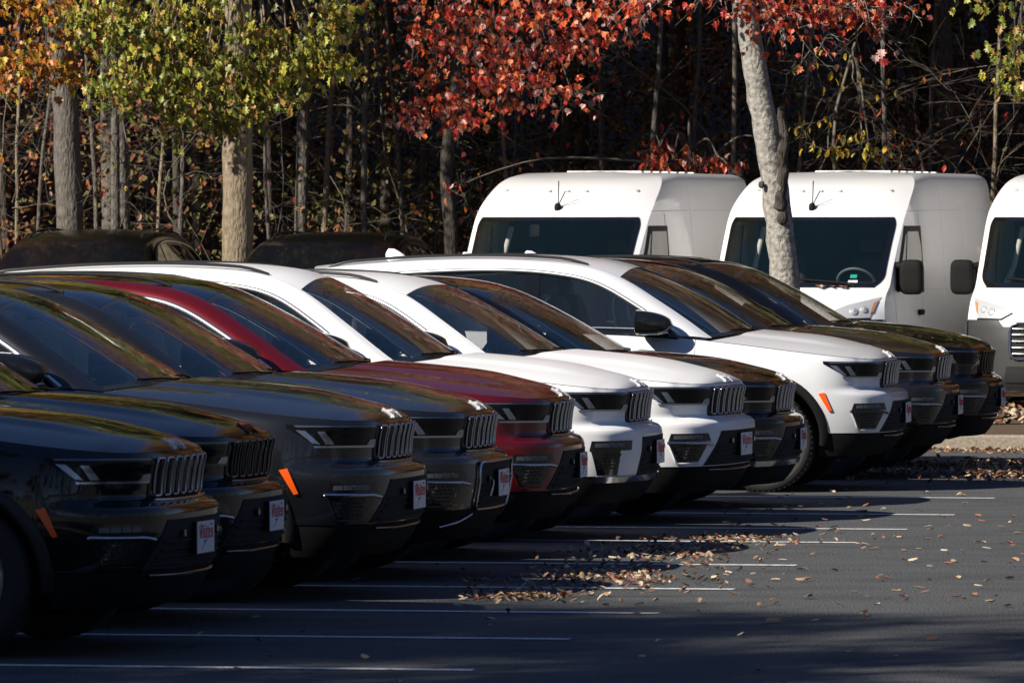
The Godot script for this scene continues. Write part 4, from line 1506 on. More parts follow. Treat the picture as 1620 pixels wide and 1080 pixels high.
	for k in 7:
		var c := (k - 3) * 0.132
		mb = MB.new()
		skin_tube(mb, round_rect(c - 0.047, c + 0.047, 0.787, 0.968, 0.018), 0.0065, 0.018, true, 6, 0.05)
		add.call("grille_slot", mb, "trim" if kind != "black" else "black_gloss", grille)
		mb = MB.new()
		quad_patch(mb, Vector2(c - 0.04, 0.793), Vector2(c + 0.04, 0.793), Vector2(c + 0.04, 0.962), Vector2(c - 0.04, 0.962), 0.008, 0.0, 4, 4)
		if kind == "mesh":
			add.call("grille_slot_back", mb, "black", grille)
			mb = MB.new()
			for r in 9:
				for q6 in 3:
					quad_patch(mb, Vector2(c - 0.033 + q6 * 0.024, 0.797 + r * 0.0187), Vector2(c - 0.020 + q6 * 0.024, 0.797 + r * 0.0187), Vector2(c - 0.020 + q6 * 0.024, 0.806 + r * 0.0187), Vector2(c - 0.033 + q6 * 0.024, 0.806 + r * 0.0187), 0.016, 0.006, 2, 2)
			add.call("grille_mesh", mb, "trim", grille)
		else:
			add.call("grille_slot_back", mb, "black", grille)
	mb = MB.new()
	skin_tube(mb, [Vector2(-0.46, 0.768), Vector2(-0.2, 0.764), Vector2(0.2, 0.764), Vector2(0.46, 0.768)], 0.007, 0.014, false, 6, 0.08)
	add.call("grille_trim", mb, "trim" if kind != "black" else "black_gloss", grille)
	# --- middle intake
	mb = MB.new()
	if kind == "framed":
		quad_patch(mb, Vector2(-0.46, 0.44), Vector2(0.46, 0.44), Vector2(0.46, 0.70), Vector2(-0.46, 0.70), 0.004, 0.02, 20, 6)
	elif kind == "long":
		quad_patch(mb, Vector2(-0.46, 0.42), Vector2(0.46, 0.42), Vector2(0.43, 0.68), Vector2(-0.43, 0.68), 0.004, 0.02, 20, 6)
	else:
		quad_patch(mb, Vector2(-0.67, 0.435), Vector2(0.67, 0.435), Vector2(0.47, 0.672), Vector2(-0.47, 0.672), 0.004, 0.02, 24, 6)
	var mid: int = add.call("lower_grille", mb, "black_matt")
	for r in 4:
		mb = MB.new()
		var yy := 0.46 + r * 0.035
		var ww := 0.40 if kind == "framed" or kind == "long" else 0.60 - r * 0.03
		skin_tube(mb, [Vector2(-ww, yy), Vector2(-ww * 0.5, yy), Vector2(0.0, yy), Vector2(ww * 0.5, yy), Vector2(ww, yy)], 0.006, 0.010, false, 5, 0.1)
		add.call("slat", mb, "black_matt", mid)
	for z in [-0.3, 0.3]:
		mb = MB.new()
		mb.box(skin(z, 0.60, 0.012), Vector3(0.012, 0.018, 0.018), 0.005)
		add.call("parking_sensor", mb, "black_gloss", mid)
	if kind == "framed":
		mb = MB.new()
		skin_tube(mb, round_rect(-0.475, 0.475, 0.425, 0.705, 0.05), 0.010, 0.014, true, 6, 0.06)
		add.call("chrome_frame", mb, "trim", mid)
		for s in [1.0, -1.0]:
			mb = MB.new()
			skin_tube(mb, [Vector2(s * 0.30, 0.60), Vector2(s * 0.27, 0.585), Vector2(s * 0.265, 0.54), Vector2(s * 0.28, 0.50)], 0.009, 0.03, false, 6, 0.03)
			add.call("tow_hook", mb, "trim", mid)
			mb = MB.new()
			skin_tube(mb, [Vector2(s * 0.48, 0.40), Vector2(s * 0.62, 0.36), Vector2(s * 0.80, 0.33)], 0.008, 0.008, false, 6, 0.05)
			add.call("lower_trim", mb, "trim", mid)
	elif kind == "long" or kind == "mesh":
		mb = MB.new()
		quad_patch(mb, Vector2(-0.93, 0.385), Vector2(0.93, 0.385), Vector2(0.93, 0.425), Vector2(-0.93, 0.425), 0.012, 0.02, 36, 3)
		add.call("skid_trim", mb, "trim", mid)
	else:
		mb = MB.new()
		skin_tube(mb, [Vector2(-0.6, 0.405), Vector2(-0.3, 0.40), Vector2(0.0, 0.40), Vector2(0.3, 0.40), Vector2(0.6, 0.405)], 0.010, 0.004, false, 6, 0.08)
		add.call("bumper_lip", mb, "black_gloss", mid)
	# --- dealer plate
	mb = MB.new()
	mb.box(Vector3(0.012, 0.572, 0), Vector3(0.014, 0.078, 0.150), 0.004)
	var br: int = add.call("plate_bracket", mb, "black_plastic")
	mb = MB.new()
	mb.box(Vector3(0.029, 0.572, 0), Vector3(0.003, 0.078, 0.152), 0.0015)
	add.call("dealer_plate", mb, "plate", br)
	var tp := TextMesh.new()
	tp.text = "Whitten"
	tp.font = font("Droid Serif", 700)
	tp.font_size = 24
	tp.pixel_size = 0.0026
	tp.depth = 0.003
	tp.curve_step = 3.0
	list.append(["plate_lettering", tp, "plate_red", br, ""])
	mb = MB.new()
	mb.prism(Vector3(0.032, 0.572, 0), PackedVector2Array([Vector2(0.085, -0.006), Vector2(0.02, -0.012), Vector2(-0.09, -0.062), Vector2(-0.02, -0.03), Vector2(-0.05, -0.018)]), 0.0, 0.002, Basis(Vector3(0, 0, -1), Vector3.UP, Vector3(1, 0, 0)))
	add.call("plate_swoosh", mb, "plate_blue", br)
	mb = MB.new()
	for z in [-0.09, 0.09]:
		mb.box(Vector3(0.033, 0.632, z), Vector3(0.002, 0.006, 0.006), 0.002)
	add.call("plate_bolt", mb, "black", br)
	return list


func hood_point(t: float, w: float, e0: float) -> Vector3:
	var e := skin(t, top(t) - 0.002, -0.005)
	var cx := lerpf(-0.095, -1.23, clampf((e.x - e0) / (-1.56 - e0), 0.0, 1.0))
	var yc := curve(HOOD_MID, cx)
	var f := 1.0 - pow(absf(w), 2.0)
	var lift := 0.012 * smoothstep(0.62, 0.52, absf(w)) * smoothstep(-0.2, -0.7, cx)
	return Vector3(lerpf(e.x, cx, 1.0 - w * w), e.y + 0.004 + (yc - e.y) * f + lift, e.z * w)


func font(face: String, weight: int) -> SystemFont:
	var f := SystemFont.new()
	f.font_names = PackedStringArray([face])
	f.font_weight = weight
	return f


func car(kind: String, paint: Material, extra: Dictionary, label: String, at: Vector3, drop := 0.0, yaw := 0.0, called := "parked_suv", group := "SUVs parked in a row nose out") -> Node3D:
	if not parts_of.has(kind):
		parts_of[kind] = car_parts(kind)
	var o := thing(called, label, "car", at, -LOT_TURN - deg_to_rad(yaw), group)
	var made := []
	for p in parts_of[kind]:
		var m: Material
		match p[2]:
			"paint": m = paint
			_: m = extra[p[2]] if extra.has(p[2]) else M[p[2]]
		var parent: Node3D = o if p[3] < 0 else made[p[3]]
		var c := part(p[0], p[1], m, parent, p[4])
		made.append(c)
		if p[0] == "hood_emblem":
			var e0 := skin(0.0, top(0.0)).x
			var a := hood_point(0.03, 0.0, e0)
			c.transform = Transform3D(Basis(Vector3(0, 0, -1.25), Vector3(-1.02, 0.72, 0), Vector3(0.58, 0.81, 0)), Vector3(-0.135, curve(HOOD_MID, -0.135) + 0.006, 0))
		elif p[0] == "plate_lettering":
			c.transform = Transform3D(Basis(Vector3(0, 0, -1), Vector3(0, 1.4, 0), Vector3(1, 0, 0)), Vector3(0.032, 0.597, 0))
	if drop != 0.0:
		for c in made:
			if c.get_parent() == o and not String(c.name).begins_with("wheel_0") and c.name != &"wheel":
				c.position.y -= drop
	return o


# ---------------------------------------------------------------- the white vans
# x forward from 0 at the bumper to -5.98, z to the van's right
const VAN_FACE := [[0.33, -0.10], [0.45, -0.01], [0.8, 0.0], [1.0, -0.02], [1.12, -0.07], [1.24, -0.17], [1.33, -0.31], [1.40, -0.47], [1.6, -0.66], [1.8, -0.85], [2.0, -1.05], [2.12, -1.18], [2.28, -1.40], [2.40, -1.60], [2.48, -1.80], [2.53, -2.02], [2.56, -2.3], [2.575, -2.6], [2.58, -2.9]]
const VAN_EDGE := [[0.33, 0.42], [0.8, 0.40], [1.05, 0.36], [1.3, 0.28], [1.45, 0.25], [2.0, 0.26], [2.3, 0.30], [2.5, 0.40], [2.58, 0.3]]
const VAN_FRONT_W := [[0.33, 0.88], [0.5, 0.94], [0.9, 0.965], [1.25, 0.945], [1.44, 0.93], [1.9, 0.885], [2.15, 0.855], [2.32, 0.832], [2.44, 0.812], [2.51, 0.778], [2.55, 0.71], [2.573, 0.52], [2.58, 0.0]]
const VAN_BACK_W := [[0.33, 0.95], [0.5, 1.0], [1.0, 1.02], [1.4, 1.015], [1.9, 0.985], [2.2, 0.96], [2.40, 0.935], [2.49, 0.905], [2.54, 0.85], [2.567, 0.75], [2.576, 0.55], [2.58, 0.0]]


func van_w(x: float, y: float) -> float:
	return lerpf(curve(VAN_FRONT_W, y), curve(VAN_BACK_W, y), smoothstep(-0.45, -1.7, x))


# the roof climbs a little towards the tail
func van_rise(x: float, y: float) -> float:
	return smoothstep(2.12, 2.5, y) * lerpf(-0.045, 0.05, smoothstep(-1.4, -3.2, x))


func van_face(u: float, y: float, off := 0.0) -> Vector3:
	var f := func(a: float, b: float) -> Vector3:
		var xe: float = curve(VAN_FACE, b) - curve(VAN_EDGE, b) * pow(absf(a), 3.2)
		return Vector3(xe, b + van_rise(xe, b), van_w(xe, b) * a)
	var p: Vector3 = f.call(u, y)
	if off == 0.0:
		return p
	return p + van_face_n(u, y) * off


func van_face_n(u: float, y: float) -> Vector3:
	var a := van_face(minf(u + 0.01, 1.0), y) - van_face(maxf(u - 0.01, -1.0), y)
	var b := van_face(u, y + 0.006) - van_face(u, y - 0.006)
	var q := a.cross(b).normalized()
	return q if q.x > 0 or (q.x == 0 and q.y > 0) else -q


# half width of the windshield opening, with rounded corners
func van_pane(y: float) -> float:
	return 0.925 * (1.0 - 0.10 * pow(1.0 - clampf((y - 1.39) / 0.15, 0.0, 1.0), 2.2) - 0.03 * pow(clampf((y - 2.02) / 0.10, 0.0, 1.0), 2.0))


func van_side(x: float, y: float, s: float, off := 0.0) -> Vector3:
	return Vector3(x, y + van_rise(x, y), s * (van_w(x, y) + off))


func van_quad(mb: MB, a: Vector2, b: Vector2, c: Vector2, d: Vector2, off := 0.004, deep := 0.02, nu := 8, nv := 5) -> void:
	var p := PackedVector3Array()
	var mid := van_face((a.x + c.x) / 2, (a.y + c.y) / 2) + Vector3(-0.1, -0.03, 0)
	for j in nv:
		for i in nu:
			var q := a.lerp(b, float(i) / (nu - 1)).lerp(d.lerp(c, float(i) / (nu - 1)), float(j) / (nv - 1))
			p.append(van_face(q.x, q.y, off))
	var k := mb.v.size()
	mb.grid(p, nu, nv, mid)
	if deep > 0.0:
		mb.rim(k, nu, nv, deep, mid)


func side_quad(mb: MB, s: float, a: Vector2, b: Vector2, c: Vector2, d: Vector2, off := 0.004, deep := 0.02, nu := 6, nv := 6) -> void:
	var p := PackedVector3Array()
	for j in nv:
		for i in nu:
			var q := a.lerp(b, float(i) / (nu - 1)).lerp(d.lerp(c, float(i) / (nu - 1)), float(j) / (nv - 1))
			p.append(van_side(q.x, q.y, s, off))
	var k := mb.v.size()
	var mid := van_side((a.x + c.x) / 2, (a.y + c.y) / 2, s, -0.2)
	mb.grid(p, nu, nv, mid)
	if deep > 0.0:
		mb.rim(k, nu, nv, deep, mid)


var van_list := []


func van_parts() -> Array:
	var list := []
	var add := func(called: String, mb: MB, key: String, parent := -1) -> int:
		list.append([called, mb.commit(), key, parent])
		return list.size() - 1
	var mb := MB.new()
	var ctr := Vector3(-3, 1.2, 0)
	var zone := func(mb: MB, u0: float, u1: float, y0: float, y1: float, nu: int, ny: int, off: float) -> void:
		var p := PackedVector3Array()
		for j in ny:
			for i in nu:
				p.append(van_face(lerpf(u0, u1, float(i) / (nu - 1)), lerpf(y0, y1, float(j) / (ny - 1)), off))
		mb.grid(p, nu, ny, ctr)
	# body: nose, frame round the windshield, cap, sides
	zone.call(mb, -1.0, 1.0, 0.90, 1.40, 41, 18, 0.0)
	add.call("nose_panel", mb, "white")
	mb = MB.new()
	var ring := func(m2: MB, a: float, b: float, y0: float, y1: float, nu: int, ny: int, off: float, out: bool) -> void:
		# strips beside the opening: from pane edge + a to pane edge + b (out: to the corner of the van)
		for s in [-1.0, 1.0]:
			var p := PackedVector3Array()
			for j in ny:
				var y := lerpf(y0, y1, float(j) / (ny - 1))
				var e := van_pane(y)
				for i in nu:
					p.append(van_face(s * lerpf(e + a, 1.0 if out else e + b, float(i) / (nu - 1)), y, off))
			m2.grid(p, nu, ny, ctr)
	ring.call(mb, 0.0, 0.0, 1.40, 2.12, 8, 30, 0.0, true)
	zone.call(mb, -1.0, 1.0, 2.12, 2.579, 41, 26, 0.0)
	add.call("roof_cap", mb, "white")
	for s in [-1.0, 1.0]:
		mb = MB.new()
		var ys := []
		for k in 15: ys.append(lerpf(0.33, 2.2, k / 14.0))
		for k in range(1, 22): ys.append(lerpf(2.2, 2.58, k / 21.0))
		var p := PackedVector3Array()
		for y in ys:
			var xe := van_face(1.0, y).x
			for i in 41:
				var f := pow(i / 40.0, 1.3)
				var x := lerpf(xe, -6.3, f)
				p.append(van_side(x, y, s, 0.0))
		mb.grid(p, 41, ys.size(), ctr)
		add.call("side_panel", mb, "white")
		# back end
		# seams, rub strip, door window
		for sm in [[-1.02, 0.5, -0.86, 1.45], [-2.12, 0.5, -2.12, 2.16], [-3.35, 0.45, -3.35, 2.42], [-4.7, 0.45, -4.7, 2.42]]:
			mb = MB.new()
			var path := PackedVector3Array()
			for k in 20:
				var y := lerpf(sm[1], sm[3], k / 19.0)
				path.append(van_side(lerpf(sm[0], sm[2], k / 19.0), y, s, 0.0005))
			mb.tube(path, 0.0035, 4)
			add.call("panel_seam", mb, "seam")
		for y in [1.36, 2.20]:
			mb = MB.new()
			var path := PackedVector3Array()
			for k in 24:
				path.append(van_side(lerpf(-1.0 if y < 2.0 else -1.5, -6.27, k / 23.0), y, s, 0.0005))
			mb.tube(path, 0.0035, 4)
			add.call("swage_line", mb, "seam")
		mb = MB.new()
		side_quad(mb, s, Vector2(-1.15, 0.62), Vector2(-6.2, 0.62), Vector2(-6.2, 0.74), Vector2(-1.15, 0.74), 0.02, 0.03, 20, 3)
		add.call("rub_strip", mb, "black_plastic")
		mb = MB.new()
		side_quad(mb, s, Vector2(-0.92, 1.36), Vector2(-2.2, 1.33), Vector2(-2.2, 2.04), Vector2(-1.40, 2.04), 0.004, 0.02, 10, 8)
		var fr: int = add.call("window_frame", mb, "black_matt")
		mb = MB.new()
		side_quad(mb, s, Vector2(-1.28, 1.41), Vector2(-2.13, 1.39), Vector2(-2.13, 1.98), Vector2(-1.50, 1.98), 0.008, 0.0, 10, 8)
		side_quad(mb, s, Vector2(-1.06, 1.42), Vector2(-1.23, 1.42), Vector2(-1.45, 1.95), Vector2(-1.42, 1.95), 0.008, 0.0, 5, 8)
		add.call("door_window", mb, "van_side_glass", fr)
		mb = MB.new()
		mb.box(van_side(-1.95, 1.12, s, 0.02), Vector3(0.11, 0.03, 0.02), 0.012)
		add.call("door_handle", mb, "black_plastic")
		# door mirror
		mb = MB.new()
		var mc := Vector3(-0.98, 1.50, s * 1.13)
		mb.blob(mc, Vector3(0.085, 0.185, 0.125), 0.45, Basis(), 28, 16)
		var mr: int = add.call("mirror", mb, "black_plastic")
		mb = MB.new()
		for y in [1.40, 1.62]:
			mb.tube(PackedVector3Array([Vector3(-1.02, y, s * 0.92), Vector3(-0.97, y, s * 1.03), Vector3(-0.95, y, s * 1.19)]), 0.035, 8)
		mb.box(Vector3(-1.08, 1.50, s * 0.965), Vector3(0.10, 0.16, 0.035), 0.02)
		add.call("mirror_arm", mb, "black_plastic", mr)
		mb = MB.new()
		mb.blob(mc + Vector3(-0.075, 0.05, 0), Vector3(0.02, 0.11, 0.105), 0.4)
		add.call("mirror_glass", mb, "chrome", mr)
		# headlight
		mb = MB.new()
		van_quad(mb, Vector2(s * 0.455, 1.13), Vector2(s * 0.57, 1.07), Vector2(s * 0.64, 1.215), Vector2(s * 0.50, 1.16), 0.006, 0.03, 6, 5)
		van_quad(mb, Vector2(s * 0.57, 1.07), Vector2(s * 0.86, 1.075), Vector2(s * 0.96, 1.29), Vector2(s * 0.64, 1.215), 0.006, 0.03, 10, 6)
		var hl: int = add.call("headlight", mb, "van_lamp")
		for c in [[0.70, 1.145, 0.055], [0.80, 1.165, 0.05]]:
			mb = MB.new()
			var pc := van_face(s * c[0], c[1], 0.008)
			var pn := van_face_n(s * c[0], c[1])
			var xx := Vector3.UP.cross(pn).normalized()
			mb.lathe(pc, PackedVector2Array([Vector2(c[2] * 0.8, 0.0), Vector2(c[2] * 0.75, 0.008), Vector2(c[2] * 0.6, 0.006), Vector2(c[2] * 0.4, 0.012), Vector2(0.0, 0.02)]), Basis(xx, pn.cross(xx), pn), 18, pc - pn)
			add.call("reflector", mb, "reflector", hl)
		mb = MB.new()
		van_quad(mb, Vector2(s * 0.86, 1.12), Vector2(s * 0.89, 1.14), Vector2(s * 0.935, 1.25), Vector2(s * 0.89, 1.235), 0.012, 0.01, 4, 5)
		add.call("turn_signal", mb, "amber_glass", hl)
		mb = MB.new()
		van_quad(mb, Vector2(s * 0.44, 1.128), Vector2(s * 0.57, 1.058), Vector2(s * 0.575, 1.072), Vector2(s * 0.455, 1.134), 0.010, 0.02, 6, 3)
		van_quad(mb, Vector2(s * 0.57, 1.058), Vector2(s * 0.87, 1.062), Vector2(s * 0.862, 1.077), Vector2(s * 0.575, 1.072), 0.010, 0.02, 6, 3)
		add.call("headlight_rim", mb, "black_plastic", hl)
		# wheel
		for ax in [-0.95, -5.2]:
			mb = MB.new()
			var B := Basis() if s > 0 else Basis(Vector3(-1, 0, 0), Vector3.UP, Vector3(0, 0, -1))
			mb.lathe(Vector3(ax, 0.34, s * 0.90), PackedVector2Array([Vector2(0.2, -0.1), Vector2(0.32, -0.11), Vector2(0.34, -0.09), Vector2(0.34, 0.09), Vector2(0.32, 0.115), Vector2(0.21, 0.115), Vector2(0.20, 0.07), Vector2(0.0, 0.09)]), B, 32)
			add.call("wheel", mb, "tyre")
	mb = MB.new()
	var bp := PackedVector3Array()
	for j in 12:
		var y := lerpf(0.33, 2.58, j / 11.0)
		for i in 9:
			bp.append(Vector3(-6.31, y, van_w(-6.27, y) * lerpf(-1, 1, i / 8.0)))
	mb.grid(bp, 9, 12, ctr)
	add.call("rear_doors", mb, "white")
	# bumper and grille
	mb = MB.new()
	zone.call(mb, -1.0, 1.0, 0.33, 0.99, 41, 16, 0.012)
	for s in [-1.0, 1.0]:
		side_quad(mb, s, Vector2(-0.34, 0.40), Vector2(-0.62, 0.40), Vector2(-0.55, 0.99), Vector2(-0.34, 1.06), 0.014, 0.02, 6, 6)
		van_quad(mb, Vector2(s * 0.52, 0.97), Vector2(s * 1.0, 0.98), Vector2(s * 0.98, 1.06), Vector2(s * 0.60, 1.055), 0.014, 0.02, 10, 4)
	var bumper: int = add.call("bumper", mb, "bumper_grey")
	mb = MB.new()
	van_quad(mb, Vector2(-0.46, 0.66), Vector2(0.46, 0.66), Vector2(0.42, 1.02), Vector2(-0.42, 1.02), 0.02, 0.02, 16, 6)
	var gr: int = add.call("grille", mb, "black_matt", bumper)
	mb = MB.new()
	van_quad(mb, Vector2(-0.55, 0.42), Vector2(0.55, 0.42), Vector2(0.5, 0.58), Vector2(-0.5, 0.58), 0.018, 0.02, 16, 4)
	add.call("lower_intake", mb, "black_matt", bumper)
	for y in [0.71, 0.775, 0.84, 0.905, 0.965]:
		mb = MB.new()
		var path := PackedVector3Array()
		for k in 13:
			path.append(van_face(lerpf(-0.42, 0.42, k / 12.0), y, 0.032))
		mb.tube(path, 0.014, 6)
		add.call("grille_slat", mb, "trim_grey", bumper)
	mb = MB.new()
	var rp := PackedVector3Array()
	for q in round_rect(-0.45, 0.45, 0.66, 1.02, 0.08):
		rp.append(van_face(q.x, q.y, 0.03))
	mb.tube(rp, 0.016, 6, true)
	add.call("grille_frame", mb, "trim", bumper)
	# windshield
	mb = MB.new()
	var wp0 := PackedVector3Array()
	for j in 30:
		var y := lerpf(1.395, 2.118, j / 29.0)
		for i in 25:
			wp0.append(van_face(lerpf(-1, 1, i / 24.0) * van_pane(y), y, 0.004))
	mb.grid(wp0, 25, 30, ctr)
	add.call("windshield", mb, "van_glass")
	mb = MB.new()
	ring.call(mb, -0.04, 0.014, 1.395, 2.12, 4, 30, 0.007, false)
	zone.call(mb, -0.86, 0.86, 1.388, 1.44, 25, 3, 0.006)
	zone.call(mb, -0.905, 0.905, 2.085, 2.128, 25, 3, 0.006)
	add.call("windshield_border", mb, "black_gloss")
	for w in [[0.1, 0.62, 1.45], [-0.55, 0.05, 1.44]]:
		mb = MB.new()
		mb.tube(PackedVector3Array([van_face(w[0] - 0.1, 1.39, 0.02), van_face(w[0], 1.42, 0.025), van_face(w[1], w[2] + 0.03, 0.022)]), 0.012, 5)
		add.call("wiper", mb, "black_plastic")
	# leaves caught along the cowl
	# roof details
	mb = MB.new()
	for u in [-0.78, -0.22, 0.0, 0.22, 0.78]:
		var q := van_face(u, 2.44, 0.0)
		mb = MB.new()
		mb.blob(q, Vector3(0.03, 0.016, 0.028), 0.6)
		add.call("clearance_lamp", mb, "lamp_lens")
	mb = MB.new()
	mb.blob(van_face(0.02, 2.235, 0.01), Vector3(0.05, 0.05, 0.035), 0.8)
	var an: int = add.call("antenna", mb, "black_plastic")
	for e in [[0.02, 0.26], [0.09, 0.15]]:
		mb = MB.new()
		var q := van_face(0.02, 2.25, 0.02)
		mb.tube(PackedVector3Array([q, q + Vector3(0.05, e[1], -e[0])]), 0.006, 5)
		add.call("antenna_rod", mb, "black_plastic", an)
	for k in 7:
		mb = MB.new()
		mb.box(Vector3(-3.4 - k * 0.42, 2.626, 0), Vector3(0.06, 0.010, 0.42), 0.006)
		add.call("roof_rib", mb, "white")
	# inside
	mb = MB.new()
	mb.box(Vector3(-2.42, 1.3, 0), Vector3(0.04, 0.95, 0.84), 0.01)
	mb.box(Vector3(-1.6, 0.6, 0), Vector3(0.85, 0.12, 0.84), 0.01)
	add.call("bulkhead", mb, "interior_dark")
	mb = MB.new()
	mb.box(Vector3(-0.98, 1.24, 0), Vector3(0.33, 0.15, 0.80), 0.06, Basis(Vector3.BACK, -0.1))
	add.call("dashboard", mb, "interior_dark")
	mb = MB.new()
	var wc := Vector3(-1.33, 1.44, -0.46)
	var wb := Basis(Vector3.BACK, -0.75)
	var wp := PackedVector3Array()
	for k in 28:
		wp.append(wc + wb * Vector3(0, sin(TAU * k / 28) * 0.20, cos(TAU * k / 28) * 0.20))
	mb.tube(wp, 0.016, 6, true)
	add.call("steering_wheel", mb, "interior_grey")
	for z in [-0.46, 0.46]:
		mb = MB.new()
		mb.blob(Vector3(-1.98, 1.35, z), Vector3(0.09, 0.40, 0.24), 0.5, Basis(Vector3.BACK, 0.15))
		mb.blob(Vector3(-2.05, 1.82, z), Vector3(0.05, 0.10, 0.13), 0.6)
		add.call("seat", mb, "interior_dark")
	for s in [1.0]:
		# pale inner door frames that show through the windshield
		mb = MB.new()
		mb.tube(PackedVector3Array([Vector3(-1.25, 1.36, s * 0.74), Vector3(-1.42, 1.62, s * 0.66), Vector3(-1.60, 2.02, s * 0.60)]), 0.03, 6)
		mb.tube(PackedVector3Array([Vector3(-2.05, 1.1, s * 0.50), Vector3(-2.08, 1.6, s * 0.49), Vector3(-2.1, 2.05, s * 0.47)]), 0.055, 6)
		add.call("inner_pillar", mb, "inner_trim")
	mb = MB.new()
	mb.box(van_face(-0.62, 1.52, -0.02), Vector3(0.004, 0.025, 0.035), 0.0, Basis(Vector3.BACK, 0.8))
	add.call("tag", mb, "tag_green")
	mb = MB.new()
	mb.box(van_face(-0.62, 1.455, 0.0), Vector3(0.004, 0.016, 0.05), 0.0, Basis(Vector3.BACK, 0.8))
	add.call("sticker", mb, "plate")
	return list


func van(label: String, at: Vector3) -> Node3D:
	if van_list.is_empty():
		van_list = van_parts()
	var o := thing("cargo_van", label, "van", at, -(PI / 2 + LOT_TURN), "white vans parked before the woods")
	var made := []
	for p in van_list:
		made.append(part(p[0], p[1], M[p[2]], o if p[3] < 0 else made[p[3]]))
	return o


# ---------------------------------------------------------------- plants
func leaf_mesh(kind: String) -> ArrayMesh:
	var o := PackedVector2Array()
	match kind:
		"oak":
			o = PackedVector2Array([Vector2(0, 0), Vector2(0.10, 0.12), Vector2(0.30, 0.16), Vector2(0.18, 0.30), Vector2(0.22, 0.42), Vector2(0.46, 0.52), Vector2(0.24, 0.60), Vector2(0.30, 0.80), Vector2(0.10, 0.78), Vector2(0.0, 1.0)])
		"maple":
			o = PackedVector2Array([Vector2(0, 0), Vector2(0.12, 0.10), Vector2(0.36, 0.06), Vector2(0.30, 0.22), Vector2(0.56, 0.42), Vector2(0.30, 0.46), Vector2(0.34, 0.66), Vector2(0.14, 0.62), Vector2(0.0, 1.0)])
		_:
			o = PackedVector2Array([Vector2(0, 0), Vector2(0.16, 0.15), Vector2(0.26, 0.42), Vector2(0.20, 0.70), Vector2(0.0, 1.0)])
	var mb := MB.new()
	var pt := func(q: Vector2, s: float) -> Vector3: return Vector3(q.x * s, q.y - 0.5, absf(q.x) * 0.35 - 0.25 * (q.y - 0.5) * (q.y - 0.5))
	for s in [1.0, -1.0]:
		for i in range(1, o.size() - 1):
			var spine := Vector2(0, clampf(o[i].y, 0.05, 0.95))
			mb.ft(pt.call(Vector2(0, o[i - 1].y if i > 1 else 0.0), s), pt.call(o[i], s), pt.call(spine, s), Vector3(0, 0, -9))
			mb.ft(pt.call(o[i], s), pt.call(o[i + 1], s), pt.call(spine, s), Vector3(0, 0, -9))
			mb.ft(pt.call(spine, s), pt.call(o[i + 1], s), pt.call(Vector2(0, o[i + 1].y), s), Vector3(0, 0, -9))
	return mb.commit()


# a spray of several leaves, for crowns too far off to tell leaves apart
func spray_mesh(n: int, r: float, size: float, seed_: int) -> ArrayMesh:
	var g := RandomNumberGenerator.new()
	g.seed = seed_
	var mb := MB.new()
	for i in n:
		var c := Vector3(g.randf_range(-1, 1), g.randf_range(-1, 1), g.randf_range(-1, 1)) * r
		var b := Basis(Vector3(g.randf_range(-1, 1), g.randf_range(-1, 1), g.randf_range(-1, 1)).normalized(), g.randf_range(0, TAU))
		var s := size * g.randf_range(0.7, 1.3)
		var q := func(x, y, z) -> Vector3: return c + b * (Vector3(x, y, z) * s)
		mb.ft(q.call(0, -0.5, 0), q.call(0.34, 0.0, 0.12), q.call(0, 0.5, 0), c - b.z * 9)
		mb.ft(q.call(0, -0.5, 0), q.call(-0.34, 0.05, 0.12), q.call(0, 0.5, 0), c - b.z * 9)
	return mb.commit()


func leaf_transform(p: Vector3, s: float, droop := 0.5) -> Transform3D:
	var b := Basis(Vector3.UP, rng.randf_range(0, TAU)) * Basis(Vector3.RIGHT, PI + rng.randf_range(-1.1, 1.1) * (1.2 - droop)) * Basis(Vector3.UP, rng.randf_range(-0.9, 0.9))
	return Transform3D(b.scaled(Vector3.ONE * s), p)


func multi(mesh: Mesh, at: Array, colors: Array) -> MultiMesh:
	var mm := MultiMesh.new()
	mm.transform_format = MultiMesh.TRANSFORM_3D
	mm.use_colors = true
	mm.mesh = mesh
	mm.instance_count = at.size()
	var buf := PackedFloat32Array()
	buf.resize(at.size() * 16)
	for i in at.size():
		var t: Transform3D = at[i]
		var c: Color = colors[i]
		var k := i * 16
		buf[k] = t.basis.x.x; buf[k + 1] = t.basis.y.x; buf[k + 2] = t.basis.z.x; buf[k + 3] = t.origin.x
		buf[k + 4] = t.basis.x.y; buf[k + 5] = t.basis.y.y; buf[k + 6] = t.basis.z.y; buf[k + 7] = t.origin.y
		buf[k + 8] = t.basis.x.z; buf[k + 9] = t.basis.y.z; buf[k + 10] = t.basis.z.z; buf[k + 11] = t.origin.z
		buf[k + 12] = c.r; buf[k + 13] = c.g; buf[k + 14] = c.b; buf[k + 15] = 1.0
	mm.buffer = buf
	return mm


func scatter(called: String, mm: MultiMesh, m: Material, parent: Node3D) -> MultiMeshInstance3D:
	var o := MultiMeshInstance3D.new()
	o.multimesh = mm
	o.material_override = m
	if parent:
		o.name = called
		parent.add_child(o, true)
	else:
		o.name = numbered(called)
		add_child(o)
	o.set_meta("kind", "stuff")
	return o


func pick(palette: Array) -> Color:
	var c: Color = palette[rng.randi() % palette.size()]
	var k := rng.randf_range(0.7, 1.25)
	return Color(c.r * k, c.g * k, c.b * k)


